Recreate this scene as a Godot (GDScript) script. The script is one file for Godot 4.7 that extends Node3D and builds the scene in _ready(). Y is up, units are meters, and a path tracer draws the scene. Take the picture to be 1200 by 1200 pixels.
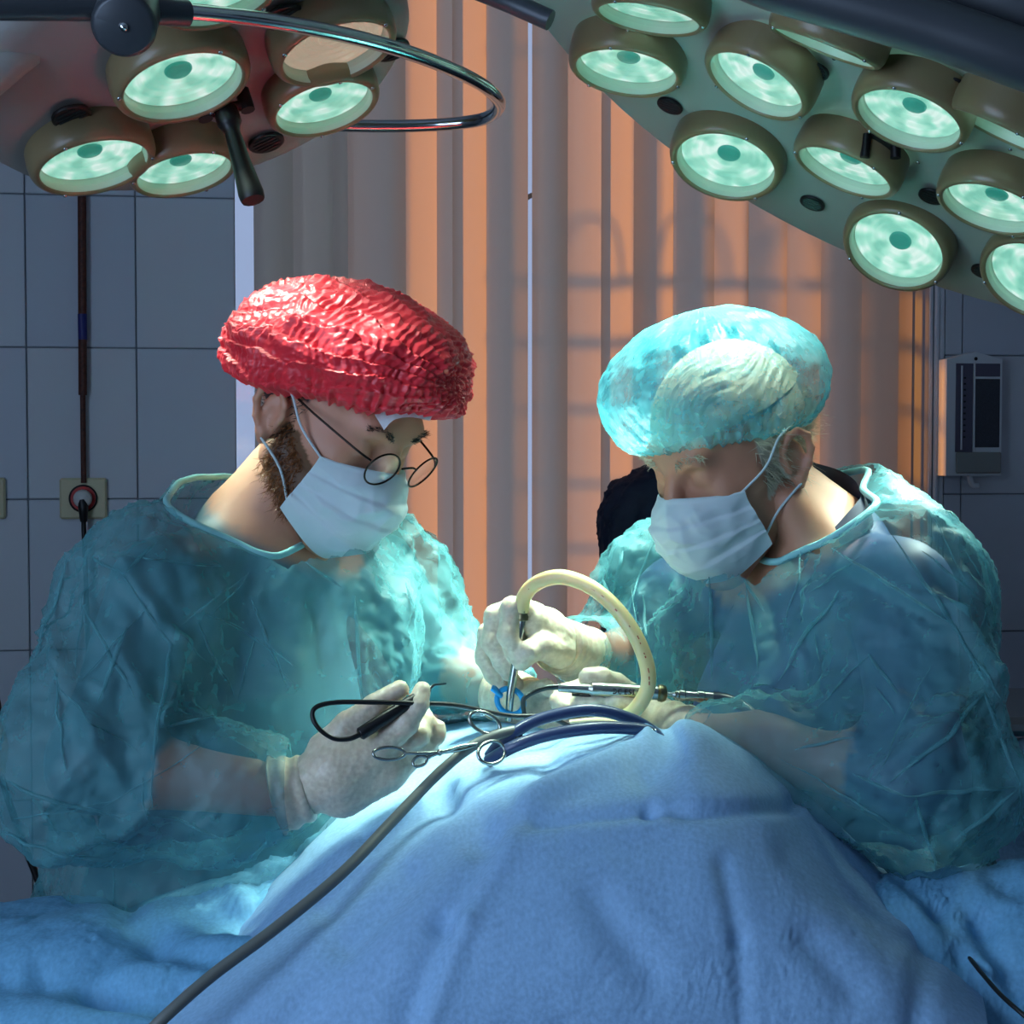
extends Node3D
# ---------- camera frame helpers ----------
const CAM := Vector3(0.0, 1.5, 2.0)
const FOCAL := 2000.0
const PITCH := -0.042475
var view_basis := Basis(Vector3.RIGHT, PITCH)
var room := Transform3D(Basis(Vector3.UP, deg_to_rad(9.5)), Vector3(-0.789, 0.0, -1.43))
var M := {}
var taken := {}
var clock := 0

func ray(px: float, py: float) -> Vector3:
	return view_basis * Vector3((px - 600.0) / FOCAL, (600.0 - py) / FOCAL, -1.0)
func P(px: float, py: float, z: float) -> Vector3:
	var d := ray(px, py)
	return CAM + d * ((z - CAM.z) / d.z)
func on_plane(px: float, py: float, c: Vector3, n: Vector3) -> Vector3:
	var d := ray(px, py)
	return CAM + d * ((c - CAM).dot(n) / d.dot(n))
# a spot on the plane z = zl of the room's own frame (x along the window wall, z out of it)
func on_wall(px: float, py: float, zl: float) -> Vector3:
	return room.affine_inverse() * on_plane(px, py, room * Vector3(0, 0, zl), room.basis.z)
func stage(what: String) -> void:
	var now := Time.get_ticks_msec()
	print(what, " ", now - clock)
	clock = now

# ---------- scene graph helpers ----------
func numbered(called: String) -> String:
	if not taken.has(called):
		taken[called] = 0
		return called
	taken[called] += 1
	return "%s_%03d" % [called, taken[called]]
func tag(o: Node, label := "", category := "", group := "", kind := "") -> Node:
	if label: o.set_meta("label", label)
	if category: o.set_meta("category", category)
	if group: o.set_meta("group", group)
	if kind: o.set_meta("kind", kind)
	return o
func thing(called: String, label: String, category: String, at := Vector3.ZERO, group := "", kind := "") -> Node3D:
	var o := Node3D.new()
	o.name = numbered(called)
	add_child(o)
	o.position = at
	tag(o, label, category, group, kind)
	return o
func put(called: String, mesh: Mesh, material: Material, parent: Node = null) -> MeshInstance3D:
	var o := MeshInstance3D.new()
	o.mesh = mesh
	o.material_override = material
	if parent == null:
		o.name = numbered(called)
		add_child(o)
	else:
		o.name = called
		parent.add_child(o, true)
		# meshes are modelled in world space; parts sit under things placed at their base
		if parent is Node3D and not o.has_meta("local"):
			var t := Transform3D.IDENTITY
			var q: Node = parent
			while q != self and q is Node3D:
				t = q.transform * t
				q = q.get_parent()
			o.transform = t.affine_inverse()
	return o

# ---------- materials ----------
func mat(c: Color, rough := 0.6, metal := 0.0, o := {}) -> StandardMaterial3D:
	var m := StandardMaterial3D.new()
	m.albedo_color = c
	m.roughness = rough
	m.metallic = metal
	m.cull_mode = BaseMaterial3D.CULL_DISABLED
	for k in o:
		m.set(k, o[k])
	return m
func noise_tex(seed_: int, freq: float, kind := FastNoiseLite.TYPE_SIMPLEX_SMOOTH, fractal := FastNoiseLite.FRACTAL_FBM, oct := 4, ramp: Gradient = null, warp := 0.0) -> NoiseTexture2D:
	var n := FastNoiseLite.new()
	n.seed = seed_
	n.frequency = freq
	n.noise_type = kind
	n.fractal_type = fractal
	n.fractal_octaves = oct
	if warp > 0.0:
		n.domain_warp_enabled = true
		n.domain_warp_amplitude = warp
		n.domain_warp_frequency = freq
	var t := NoiseTexture2D.new()
	t.width = 512
	t.height = 512
	t.seamless = true
	t.noise = n
	if ramp: t.color_ramp = ramp
	return t
func ramp(cols: Array) -> Gradient:
	var g := Gradient.new()
	var offs := PackedFloat32Array()
	var cs := PackedColorArray()
	for c in cols:
		offs.append(c[0])
		cs.append(c[1])
	g.offsets = offs
	g.colors = cs
	return g

# ---------- mesh helpers ----------
func build(v: PackedVector3Array, idx: PackedInt32Array, uv := PackedVector2Array(), col := PackedColorArray()) -> ArrayMesh:
	var n := PackedVector3Array()
	n.resize(v.size())
	for i in range(0, idx.size(), 3):
		var a := idx[i]
		var b := idx[i + 1]
		var c := idx[i + 2]
		var f := (v[c] - v[a]).cross(v[b] - v[a])
		n[a] += f
		n[b] += f
		n[c] += f
	for i in n.size():
		n[i] = n[i].normalized()
	var arr := []
	arr.resize(Mesh.ARRAY_MAX)
	arr[Mesh.ARRAY_VERTEX] = v
	arr[Mesh.ARRAY_NORMAL] = n
	arr[Mesh.ARRAY_INDEX] = idx
	if uv.size(): arr[Mesh.ARRAY_TEX_UV] = uv
	if col.size(): arr[Mesh.ARRAY_COLOR] = col
	var m := ArrayMesh.new()
	m.add_surface_from_arrays(Mesh.PRIMITIVE_TRIANGLES, arr)
	return m
func merged(meshes: Array) -> ArrayMesh:
	var st := SurfaceTool.new()
	for m in meshes:
		st.append_from(m, 0, Transform3D.IDENTITY)
	return st.commit()
func moved(m: Mesh, t: Transform3D) -> ArrayMesh:
	var st := SurfaceTool.new()
	st.append_from(m, 0, t)
	return st.commit()
# chamfered box between two corners, in the frame t
func box(lo: Vector3, hi: Vector3, bev := 0.002, t := Transform3D.IDENTITY) -> ArrayMesh:
	var c := (lo + hi) * 0.5
	var h := (hi - lo).abs() * 0.5
	var b := minf(bev, minf(h.x, minf(h.y, h.z)) * 0.9)
	var st := SurfaceTool.new()
	st.begin(Mesh.PRIMITIVE_TRIANGLES)
	st.set_smooth_group(-1)
	var pts := []
	for s in 8:
		var sg := Vector3(1 if s & 1 else -1, 1 if s & 2 else -1, 1 if s & 4 else -1)
		pts.append([sg * (h - Vector3(0, b, b)), sg * (h - Vector3(b, 0, b)), sg * (h - Vector3(b, b, 0))])
	var polys := []
	for ax in 3:
		for sg in 2:
			var q := []
			var u := 1 << ((ax + 1) % 3)
			var w := 1 << ((ax + 2) % 3)
			var bs := (1 << ax) if sg else 0
			for k in [0, u, u | w, w]:
				q.append(pts[bs | k][ax])
			polys.append(q)
		var u2 := 1 << ((ax + 1) % 3)
		var w2 := 1 << ((ax + 2) % 3)
		for k in [0, u2, w2, u2 | w2]:
			var i0: int = k
			var i1: int = k | (1 << ax)
			polys.append([pts[i0][(ax + 1) % 3], pts[i1][(ax + 1) % 3], pts[i1][(ax + 2) % 3], pts[i0][(ax + 2) % 3]])
	for s in 8:
		polys.append([pts[s][0], pts[s][1], pts[s][2]])
	for q in polys:
		var mid := Vector3.ZERO
		for p in q: mid += p
		var nn: Vector3 = (q[2] - q[0]).cross(q[1] - q[0])
		var ord := range(q.size()) if nn.dot(mid) > 0 else range(q.size() - 1, -1, -1)
		for k in range(1, q.size() - 1):
			for j in [0, k, k + 1]:
				st.add_vertex(t * (c + q[ord[j]]))
	st.generate_normals()
	return st.commit()
# profile: Vector2(radius, height) points turned round the y axis of t
func lathe(profile: Array, seg: int, t := Transform3D.IDENTITY, sharp := false) -> ArrayMesh:
	var v := PackedVector3Array()
	var idx := PackedInt32Array()
	var uv := PackedVector2Array()
	var rows := profile.size()
	var pr := profile
	if sharp:
		pr = []
		for k in rows - 1:
			pr.append(profile[k])
			pr.append(profile[k + 1])
		rows = pr.size()
	for k in rows:
		for s in seg + 1:
			var a := TAU * s / seg
			v.append(t * Vector3(pr[k].x * cos(a), pr[k].y, pr[k].x * sin(a)))
			uv.append(Vector2(float(s) / seg, float(k) / (rows - 1)))
	for k in rows - 1:
		if sharp and k % 2 == 1: continue
		for s in seg:
			var a := k * (seg + 1) + s
			var b := a + seg + 1
			idx.append_array([a, b, a + 1, a + 1, b, b + 1])
	return build(v, idx, uv)
func frame_y(at: Vector3, y: Vector3) -> Transform3D:
	var yy := y.normalized()
	var x := yy.cross(Vector3(0.31, 0.2, 0.93)).normalized()
	return Transform3D(Basis(x, yy, x.cross(yy)), at)
func smooth_path(pts: Array, per: int) -> PackedVector3Array:
	var o := PackedVector3Array()
	var n := pts.size()
	for i in n - 1:
		var a: Vector3 = pts[maxi(i - 1, 0)]
		var b: Vector3 = pts[i]
		var c: Vector3 = pts[i + 1]
		var d: Vector3 = pts[mini(i + 2, n - 1)]
		for k in per:
			o.append(b.cubic_interpolate(c, a, d, float(k) / per))
	o.append(pts[n - 1])
	return o
# radii: one number, or one for each given point
func tube(pts: Array, radii, seg := 10, per := 6, closed := false, flat := 1.0) -> ArrayMesh:
	var path := smooth_path(pts, per) if per > 1 else PackedVector3Array(pts)
	if closed and per <= 1: path.append(path[0])
	var v := PackedVector3Array()
	var idx := PackedInt32Array()
	var up := Vector3.ZERO
	var n := path.size()
	for i in n:
		var tg := (path[mini(i + 1, n - 1)] - path[maxi(i - 1, 0)]).normalized()
		if closed and (i == 0 or i == n - 1): tg = (path[1] - path[n - 2]).normalized()
		if up == Vector3.ZERO:
			up = tg.cross(Vector3(0.12, 0.95, 0.28)).normalized().cross(tg).normalized()
			if up.length() < 0.5: up = tg.cross(Vector3.RIGHT).normalized()
		up = (up - tg * up.dot(tg)).normalized()
		var side := tg.cross(up)
		var r: float
		if radii is Array:
			var f: float = float(i) / (n - 1) * (radii.size() - 1)
			var j: int = mini(int(f), radii.size() - 2)
			r = lerpf(radii[j], radii[j + 1], f - j)
		else:
			r = radii
		for s in seg:
			var a := TAU * s / seg
			v.append(path[i] + (up * cos(a) * flat + side * sin(a)) * r)
	for i in n - 1:
		for s in seg:
			var a := i * seg + s
			var b := i * seg + (s + 1) % seg
			idx.append_array([a, b, a + seg, b, b + seg, a + seg])
	if not closed:
		for e in 2:
			var at := v.size()
			var row := 0 if e == 0 else n - 1
			v.append(path[row])
			for s in seg: v.append(v[row * seg + s])
			for s in seg:
				if e == 0: idx.append_array([at, at + 1 + (s + 1) % seg, at + 1 + s])
				else: idx.append_array([at, at + 1 + s, at + 1 + (s + 1) % seg])
	return build(v, idx)
func ring(c: Vector3, n: Vector3, r1: float, r2: float, thick: float, seg := 24, turn := 0.0) -> ArrayMesh:
	var t := frame_y(c, n)
	t.basis = t.basis * Basis(Vector3.UP, turn)
	var pts := []
	for k in seg:
		pts.append(t * Vector3(r1 * cos(TAU * k / seg), 0, r2 * sin(TAU * k / seg)))
	return tube(pts, thick, 8, 1, true)
# smooth surface through a grid of control points; fold(point, u, v) gives the relief along the normal
func patch(grid: Array, nu: int, nv: int, fold: Callable) -> ArrayMesh:
	var rows := grid.size()
	var cols: int = grid[0].size()
	var v := PackedVector3Array()
	var uv := PackedVector2Array()
	for j in nv + 1:
		var fj := float(j) / nv * (rows - 1)
		var r := mini(int(fj), rows - 2)
		var tj := fj - r
		var line := []
		for c in cols:
			line.append((grid[r][c] as Vector3).cubic_interpolate(grid[r + 1][c], grid[maxi(r - 1, 0)][c], grid[mini(r + 2, rows - 1)][c], tj))
		for i in nu + 1:
			var fi := float(i) / nu * (cols - 1)
			var c := mini(int(fi), cols - 2)
			v.append((line[c] as Vector3).cubic_interpolate(line[c + 1], line[maxi(c - 1, 0)], line[mini(c + 2, cols - 1)], fi - c))
			uv.append(Vector2(float(i) / nu, float(j) / nv))
	var out := PackedVector3Array()
	out.resize(v.size())
	var w := nu + 1
	for j in nv + 1:
		for i in w:
			var k := j * w + i
			var du := v[j * w + mini(i + 1, nu)] - v[j * w + maxi(i - 1, 0)]
			var dv := v[mini(j + 1, nv) * w + i] - v[maxi(j - 1, 0) * w + i]
			out[k] = v[k] + dv.cross(du).normalized() * (fold.call(v[k], uv[k].x, uv[k].y) as float)
	var idx := PackedInt32Array()
	for j in nv:
		for i in nu:
			var a := j * w + i
			idx.append_array([a, a + 1, a + w, a + 1, a + w + 1, a + w])
	return build(out, idx, uv)

# ---------- rounded bodies: a field of smoothly joined bones, meshed as surface nets ----------
# a bone: [a, b, ra, rb]; an ellipsoid: [centre, basis, radii]; "cut" as last entry carves
func sdf(lo: Vector3, hi: Vector3, cell: float, prims: Array, k: float) -> Array:
	var nx := int((hi.x - lo.x) / cell) + 2
	var ny := int((hi.y - lo.y) / cell) + 2
	var nz := int((hi.z - lo.z) / cell) + 2
	var f := PackedFloat32Array()
	f.resize(nx * ny * nz)
	f.fill(0.5)
	var sx := 1
	var sy := nx
	var sz := nx * ny
	for pr in prims:
		var cut: bool = pr[pr.size() - 1] is String
		var ell: bool = pr[1] is Basis
		var a: Vector3 = pr[0]
		var b: Vector3 = a
		var ra := 0.0
		var rb := 0.0
		var inv := Basis.IDENTITY
		var rad := Vector3.ONE
		var ab := Vector3.ZERO
		var blo: Vector3
		var bhi: Vector3
		var kk := k
		if ell:
			inv = (pr[1] as Basis).transposed()
			rad = pr[2]
			var bs: Basis = pr[1]
			var ex := (bs.x * rad.x).abs() + (bs.y * rad.y).abs() + (bs.z * rad.z).abs()
			blo = a - ex
			bhi = a + ex
			if pr.size() > 3 and pr[3] is float: kk = pr[3]
		else:
			b = pr[1]
			ra = pr[2]
			rb = pr[3]
			ab = b - a
			var mr := maxf(ra, rb)
			blo = a.min(b) - Vector3.ONE * mr
			bhi = a.max(b) + Vector3.ONE * mr
			if pr.size() > 4 and pr[4] is float: kk = pr[4]
		var mg := maxf(kk, 3.0 * cell) + cell
		var i0 := clampi(int((blo.x - mg - lo.x) / cell), 0, nx - 1)
		var i1 := clampi(int((bhi.x + mg - lo.x) / cell) + 1, 0, nx - 1)
		var j0 := clampi(int((blo.y - mg - lo.y) / cell), 0, ny - 1)
		var j1 := clampi(int((bhi.y + mg - lo.y) / cell) + 1, 0, ny - 1)
		var k0 := clampi(int((blo.z - mg - lo.z) / cell), 0, nz - 1)
		var k1 := clampi(int((bhi.z + mg - lo.z) / cell) + 1, 0, nz - 1)
		var l2 := maxf(ab.length_squared(), 1e-9)
		var dr := rb - ra
		var ir := Vector3(1.0 / rad.x, 1.0 / rad.y, 1.0 / rad.z)
		for kz in range(k0, k1 + 1):
			for jy in range(j0, j1 + 1):
				var at := kz * sz + jy * sy + i0
				for ix in range(i0, i1 + 1):
					var p := Vector3(lo.x + ix * cell, lo.y + jy * cell, lo.z + kz * cell)
					var d: float
					if ell:
						var q := (inv * (p - a)) * ir
						var q0 := q.length()
						d = q0 * (q0 - 1.0) / maxf((q * ir).length(), 1e-4)
					else:
						var t := clampf((p - a).dot(ab) / l2, 0.0, 1.0)
						d = (p - a - ab * t).length() - ra - dr * t
					var o := f[at]
					if cut:
						var h := maxf(kk - absf(o + d), 0.0) / kk
						f[at] = maxf(o, -d) + h * h * kk * 0.25
					else:
						var h := maxf(kk - absf(o - d), 0.0) / kk
						f[at] = minf(o, d) - h * h * kk * 0.25
					at += 1
	var verts := PackedVector3Array()
	var idx := PackedInt32Array()
	var vid := PackedInt32Array()
	vid.resize(f.size())
	vid.fill(-1)
	var far := 3.0 * cell
	var offs := [0, 1, sy, sy + 1, sz, sz + 1, sz + sy, sz + sy + 1]
	var e0 := [0, 2, 4, 6, 0, 1, 4, 5, 0, 1, 2, 3]
	var e1 := [1, 3, 5, 7, 2, 3, 6, 7, 4, 5, 6, 7]
	var ox := [0.0, 1.0, 0.0, 1.0, 0.0, 1.0, 0.0, 1.0]
	var oy := [0.0, 0.0, 1.0, 1.0, 0.0, 0.0, 1.0, 1.0]
	var oz := [0.0, 0.0, 0.0, 0.0, 1.0, 1.0, 1.0, 1.0]
	var cv := PackedFloat32Array()
	cv.resize(8)
	for kz in nz - 1:
		for jy in ny - 1:
			var at := kz * sz + jy * sy - 1
			for ix in nx - 1:
				at += 1
				if absf(f[at]) > far: continue
				var neg := 0
				for c in 8:
					cv[c] = f[at + offs[c]]
					if cv[c] < 0.0: neg += 1
				if neg == 0 or neg == 8: continue
				var s := Vector3.ZERO
				var n := 0
				for e in 12:
					var p: int = e0[e]
					var q: int = e1[e]
					var a := cv[p]
					var b := cv[q]
					if (a < 0.0) != (b < 0.0):
						var t := a / (a - b)
						s += Vector3(lerpf(ox[p], ox[q], t), lerpf(oy[p], oy[q], t), lerpf(oz[p], oz[q], t))
						n += 1
				vid[at] = verts.size()
				verts.append(lo + (Vector3(ix, jy, kz) + s / n) * cell)
				# quads round the three edges that meet at this cell's first corner
				var c0 := cv[0] < 0.0
				if jy > 0 and kz > 0 and c0 != (cv[1] < 0.0):
					quad(idx, vid[at], vid[at - sy], vid[at - sy - sz], vid[at - sz], c0)
				if ix > 0 and kz > 0 and c0 != (cv[2] < 0.0):
					quad(idx, vid[at], vid[at - sz], vid[at - 1 - sz], vid[at - 1], c0)
				if ix > 0 and jy > 0 and c0 != (cv[4] < 0.0):
					quad(idx, vid[at], vid[at - 1], vid[at - 1 - sy], vid[at - sy], c0)
	return [verts, idx]
func quad(idx: PackedInt32Array, a: int, b: int, c: int, d: int, flip: bool) -> void:
	if a < 0 or b < 0 or c < 0 or d < 0: return
	if flip: idx.append_array([a, c, b, a, d, c])
	else: idx.append_array([a, b, c, a, c, d])
func normals_of(v: PackedVector3Array, idx: PackedInt32Array) -> PackedVector3Array:
	var n := PackedVector3Array()
	n.resize(v.size())
	for i in range(0, idx.size(), 3):
		var a := idx[i]
		var b := idx[i + 1]
		var c := idx[i + 2]
		var fn := (v[c] - v[a]).cross(v[b] - v[a])
		n[a] += fn
		n[b] += fn
		n[c] += fn
	for i in n.size():
		n[i] = n[i].normalized()
	return n
func relax(v: PackedVector3Array, idx: PackedInt32Array, times: int) -> PackedVector3Array:
	for r in times:
		var s := PackedVector3Array()
		s.resize(v.size())
		var c := PackedInt32Array()
		c.resize(v.size())
		for i in range(0, idx.size(), 3):
			var a := idx[i]
			var b := idx[i + 1]
			var d := idx[i + 2]
			s[a] += v[b] + v[d]
			s[b] += v[a] + v[d]
			s[d] += v[a] + v[b]
			c[a] += 2
			c[b] += 2
			c[d] += 2
		for i in v.size():
			if c[i]: v[i] = v[i].lerp(s[i] / c[i], 0.5)
	return v
func part_at(called: String, mesh: Mesh, material: Material, parent: Node3D, world: Transform3D) -> MeshInstance3D:
	var o := MeshInstance3D.new()
	o.mesh = mesh
	o.material_override = material
	o.name = called
	parent.add_child(o, true)
	var t := Transform3D.IDENTITY
	var q: Node = parent
	while q != self and q is Node3D:
		t = q.transform * t
		q = q.get_parent()
	o.transform = t.affine_inverse() * world
	return o

func light_setup() -> void:
	var cam := Camera3D.new()
	cam.name = "camera"
	add_child(cam)
	cam.position = CAM
	cam.rotation.x = PITCH
	cam.fov = rad_to_deg(2.0 * atan(600.0 / FOCAL))
	cam.near = 0.05
	cam.far = 60.0
	cam.current = true
	var env := Environment.new()
	env.background_mode = Environment.BG_COLOR
	env.background_color = Color(0.70, 0.79, 0.96)
	env.background_energy_multiplier = 0.8
	env.tonemap_mode = Environment.TONE_MAPPER_LINEAR
	env.tonemap_exposure = 1.0
	env.sdfgi_enabled = true
	env.ssao_enabled = true
	env.ssil_enabled = true
	var we := WorldEnvironment.new()
	we.name = "world_environment"
	we.environment = env
	add_child(we)
	# low evening sun outside the window
	var sun := DirectionalLight3D.new()
	sun.name = "sun"
	sun.light_color = Color(1.0, 0.62, 0.16)
	sun.light_energy = 1.6
	sun.light_angular_distance = 3.0
	sun.shadow_enabled = true
	add_child(sun)
	var d := room.basis * Vector3(0.80, -0.16, 0.62)
	sun.look_at_from_position(Vector3.ZERO, d.normalized(), Vector3.UP)
	# cool daylight through the frosted window in the side wall
	var day := AreaLight3D.new()
	day.name = "daylight"
	day.area_size = Vector2(2.2, 1.5)
	day.light_color = Color(0.76, 0.86, 1.0)
	day.light_energy = 4.8
	day.shadow_enabled = true
	day.area_range = 9.0
	add_child(day)
	day.transform = room * Transform3D(Basis(Vector3.UP, -PI / 2), Vector3(-1.15, 1.75, 3.5))

func materials() -> void:
	M.tile = [mat(Color(0.78, 0.81, 0.84), 0.22), mat(Color(0.76, 0.79, 0.83), 0.22), mat(Color(0.80, 0.82, 0.84), 0.22)]
	M.grout = mat(Color(0.52, 0.55, 0.58), 0.9)
	M.plaster = mat(Color(0.72, 0.75, 0.78), 0.8)
	M.floor = mat(Color(0.42, 0.45, 0.47), 0.4)
	M.white = mat(Color(0.86, 0.88, 0.90), 0.35)
	M.slat = mat(Color(0.73, 0.68, 0.60), 0.75, 0.0, {"backlight_enabled": true, "backlight": Color(0.88, 0.84, 0.78), "heightmap_enabled": true, "heightmap_texture": noise_tex(3, 0.09), "heightmap_scale": 0.02, "uv1_triplanar": true, "uv1_scale": Vector3(9, 9, 9)})
	M.pane = mat(Color(0.95, 0.97, 1.0, 0.06), 0.03, 0.0, {"transparency": BaseMaterial3D.TRANSPARENCY_ALPHA})
	M.iron = mat(Color(0.08, 0.08, 0.09), 0.5, 0.4)
	M.frost = mat(Color(0.85, 0.9, 1.0), 0.5, 0.0, {"emission_enabled": true, "emission": Color(0.66, 0.80, 1.0), "emission_energy_multiplier": 0.8})
	M.ivory = mat(Color(0.80, 0.77, 0.62), 0.45)
	M.red = mat(Color(0.72, 0.13, 0.10), 0.4)
	M.plug = mat(Color(0.80, 0.80, 0.78), 0.4)
	M.black = mat(Color(0.045, 0.042, 0.05), 0.42)
	M.rust = mat(Color(0.36, 0.17, 0.10), 0.6, 0.0, {"albedo_texture": noise_tex(5, 0.03, FastNoiseLite.TYPE_SIMPLEX_SMOOTH, FastNoiseLite.FRACTAL_FBM, 4, ramp([[0.2, Color(0.7, 0.6, 0.6)], [0.8, Color(1, 1, 1)]])), "uv1_triplanar": true, "uv1_scale": Vector3(6, 6, 6)})
	M.navy_tape = mat(Color(0.10, 0.12, 0.42), 0.5)
	M.lamp_body = mat(Color(0.62, 0.66, 0.62), 0.42)
	M.lamp_body_small = mat(Color(0.60, 0.59, 0.57), 0.42)
	M.bezel = mat(Color(0.53, 0.47, 0.34), 0.3)
	M.rail_grey = mat(Color(0.25, 0.27, 0.29), 0.4, 0.2)
	M.chrome = mat(Color(0.80, 0.82, 0.82), 0.12, 1.0)
	M.steel = mat(Color(0.66, 0.68, 0.66), 0.24, 1.0)
	M.steel_dark = mat(Color(0.30, 0.32, 0.32), 0.3, 1.0)
	M.brass = mat(Color(0.55, 0.52, 0.40), 0.3, 1.0)
	M.inner = mat(Color(0.78, 0.85, 0.76), 0.4)
	var glow_clouds := noise_tex(11, 0.005, FastNoiseLite.TYPE_SIMPLEX_SMOOTH, FastNoiseLite.FRACTAL_FBM, 2, ramp([[0.25, Color(0.50, 0.80, 0.71)], [0.5, Color(0.66, 0.92, 0.83)], [0.75, Color(0.92, 1.0, 0.97)]]), 20.0)  # cloudy bright and dim areas of the lit reflectors, painted into their emission
	M.glow = mat(Color(0.25, 0.4, 0.35), 0.25, 0.0, {"emission_enabled": true, "emission": Color(1, 1, 1), "emission_operator": BaseMaterial3D.EMISSION_OP_MULTIPLY, "emission_texture": glow_clouds, "emission_energy_multiplier": 1.0, "uv1_triplanar": true, "uv1_scale": Vector3(0.7, 0.7, 0.7)})
	M.glow_warm = mat(Color(0.5, 0.42, 0.35), 0.15, 0.6, {"emission_enabled": true, "emission": Color(1.0, 0.90, 0.78), "emission_energy_multiplier": 0.42})
	M.filter = mat(Color(0.10, 0.42, 0.38), 0.2, 0.0, {"emission_enabled": true, "emission": Color(0.16, 0.62, 0.54), "emission_energy_multiplier": 0.55})
	M.lens = mat(Color(0.9, 1.0, 0.96, 0.10), 0.06, 0.0, {"transparency": BaseMaterial3D.TRANSPARENCY_ALPHA})

func room_shell() -> void:
	var x0 := -1.15
	var x1 := 4.2
	var zb := 6.2
	var top := 3.0
	var wx0 := on_wall(277, 500, 0.0).x
	var wx1 := on_wall(1083, 500, -0.02).x
	var wy0 := 0.5
	var wy1 := 2.72
	tag(put("floor", box(Vector3(x0 - 0.2, -0.2, -0.4), Vector3(x1 + 0.2, 0.0, zb + 0.2), 0.001, room), M.floor), "grey vinyl floor of the operating room", "", "", "structure")
	tag(put("ceiling", box(Vector3(x0 - 0.2, top, -0.4), Vector3(x1 + 0.2, top + 0.2, zb + 0.2), 0.001, room), M.plaster), "pale plaster ceiling of the operating room", "", "", "structure")
	# window wall: four pieces round the opening, tiled
	var back := tag(put("wall_back", merged([
		box(Vector3(x0 - 0.2, 0, -0.36), Vector3(wx0, top, 0.0), 0.001, room), box(Vector3(wx1, 0, -0.36), Vector3(x1 + 0.2, top, 0.0), 0.001, room),
		box(Vector3(wx0, 0, -0.36), Vector3(wx1, wy0, 0.0), 0.001, room), box(Vector3(wx0, wy1, -0.36), Vector3(wx1, top, 0.0), 0.001, room)]), M.grout), "wall of large pale ceramic tiles with a wide window opening", "", "", "structure") as MeshInstance3D
	var tw := 0.2135
	var th := 0.302
	var ry := on_wall(140, 408, 0.0).y
	var cx := on_wall(160, 400, 0.0).x
	var cxr := on_wall(1126, 480, 0.0).x
	var k := 0
	var shared := {}
	for side in 2:
		for i in range(-5, 12):
			var a := cx + i * tw if side == 0 else cxr + (i - 1) * tw
			var b := a + tw
			if side == 0: b = minf(b, wx0)
			else: a = maxf(a, wx1 + 0.035)
			a = maxf(a, x0)
			b = minf(b, x1)
			if b - a < 0.012 or (side == 0 and a >= wx0) or (side == 1 and b <= wx1 + 0.035): continue
			for j in range(-5, 6):
				var y := ry + j * th
				var ya := maxf(y, 0.0)
				var yb := minf(y + th, top)
				if yb - ya < 0.02: continue
				var sz := Vector3(snappedf(b - a - 0.0025, 0.0001), snappedf(yb - ya - 0.0025, 0.0001), 0.006)
				if not shared.has(sz): shared[sz] = box(-sz / 2, sz / 2, 0.0016)
				k += 1
				part_at("tile", shared[sz], M.tile[(k * 7 + j) % 3], back, room * Transform3D(Basis.IDENTITY, Vector3((a + b) / 2, (ya + yb) / 2, 0.003)))
	for w in [["wall_left", Vector3(x0 - 0.2, 0, 0), Vector3(x0, top, 2.0), "pale plastered side wall by the power sockets"], ["wall_right", Vector3(x1, 0, 0), Vector3(x1 + 0.2, top, zb), "pale plastered side wall beyond the thermometer"], ["wall_front", Vector3(x0 - 0.2, 0, zb), Vector3(x1 + 0.2, top, zb + 0.2), "pale plastered wall opposite the window"]]:
		var m: ArrayMesh
		if w[0] == "wall_left":
			m = merged([box(w[1], Vector3(x0, top, 2.35), 0.001, room), box(Vector3(x0 - 0.2, 0, 4.05), Vector3(x0, top, zb), 0.001, room), box(Vector3(x0 - 0.2, 0, 2.35), Vector3(x0, 0.95, 4.65), 0.001, room), box(Vector3(x0 - 0.2, 2.55, 2.35), Vector3(x0, top, 4.65), 0.001, room)])
		else:
			m = box(w[1], w[2], 0.001, room)
		tag(put(w[0], m, M.plaster), w[3], "", "", "structure")
	# side window that lets the cool daylight in
	var w2 := thing("window_2", "frosted side window with white frame", "", Vector3.ZERO, "", "structure")
	put("frosted_pane", box(Vector3(x0 - 0.08, 0.95, 2.35), Vector3(x0 - 0.06, 2.55, 4.65), 0.001, room), M.frost, w2)
	put("window_frame", merged([box(Vector3(x0 - 0.1, 0.95, 2.35), Vector3(x0 - 0.03, 1.0, 4.65), 0.004, room), box(Vector3(x0 - 0.1, 2.5, 2.35), Vector3(x0 - 0.03, 2.55, 4.65), 0.004, room), box(Vector3(x0 - 0.1, 1.0, 2.35), Vector3(x0 - 0.03, 2.5, 2.4), 0.004, room), box(Vector3(x0 - 0.1, 1.0, 4.6), Vector3(x0 - 0.03, 2.5, 4.65), 0.004, room), box(Vector3(x0 - 0.1, 1.0, 3.47), Vector3(x0 - 0.03, 2.5, 3.53), 0.004, room)]), M.white, w2)
	# window behind the blind
	var w1 := thing("window_1", "window behind the vertical blind with iron grille outside", "", Vector3.ZERO, "", "structure")
	var zf := -0.24
	put("window_frame", merged([box(Vector3(wx0, wy0, zf), Vector3(wx1, wy0 + 0.05, zf + 0.05), 0.004, room), box(Vector3(wx0, wy1 - 0.05, zf), Vector3(wx1, wy1, zf + 0.05), 0.004, room), box(Vector3(wx1 - 0.05, wy0 + 0.05, zf), Vector3(wx1, wy1 - 0.05, zf + 0.05), 0.004, room)]), M.white, w1)
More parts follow.
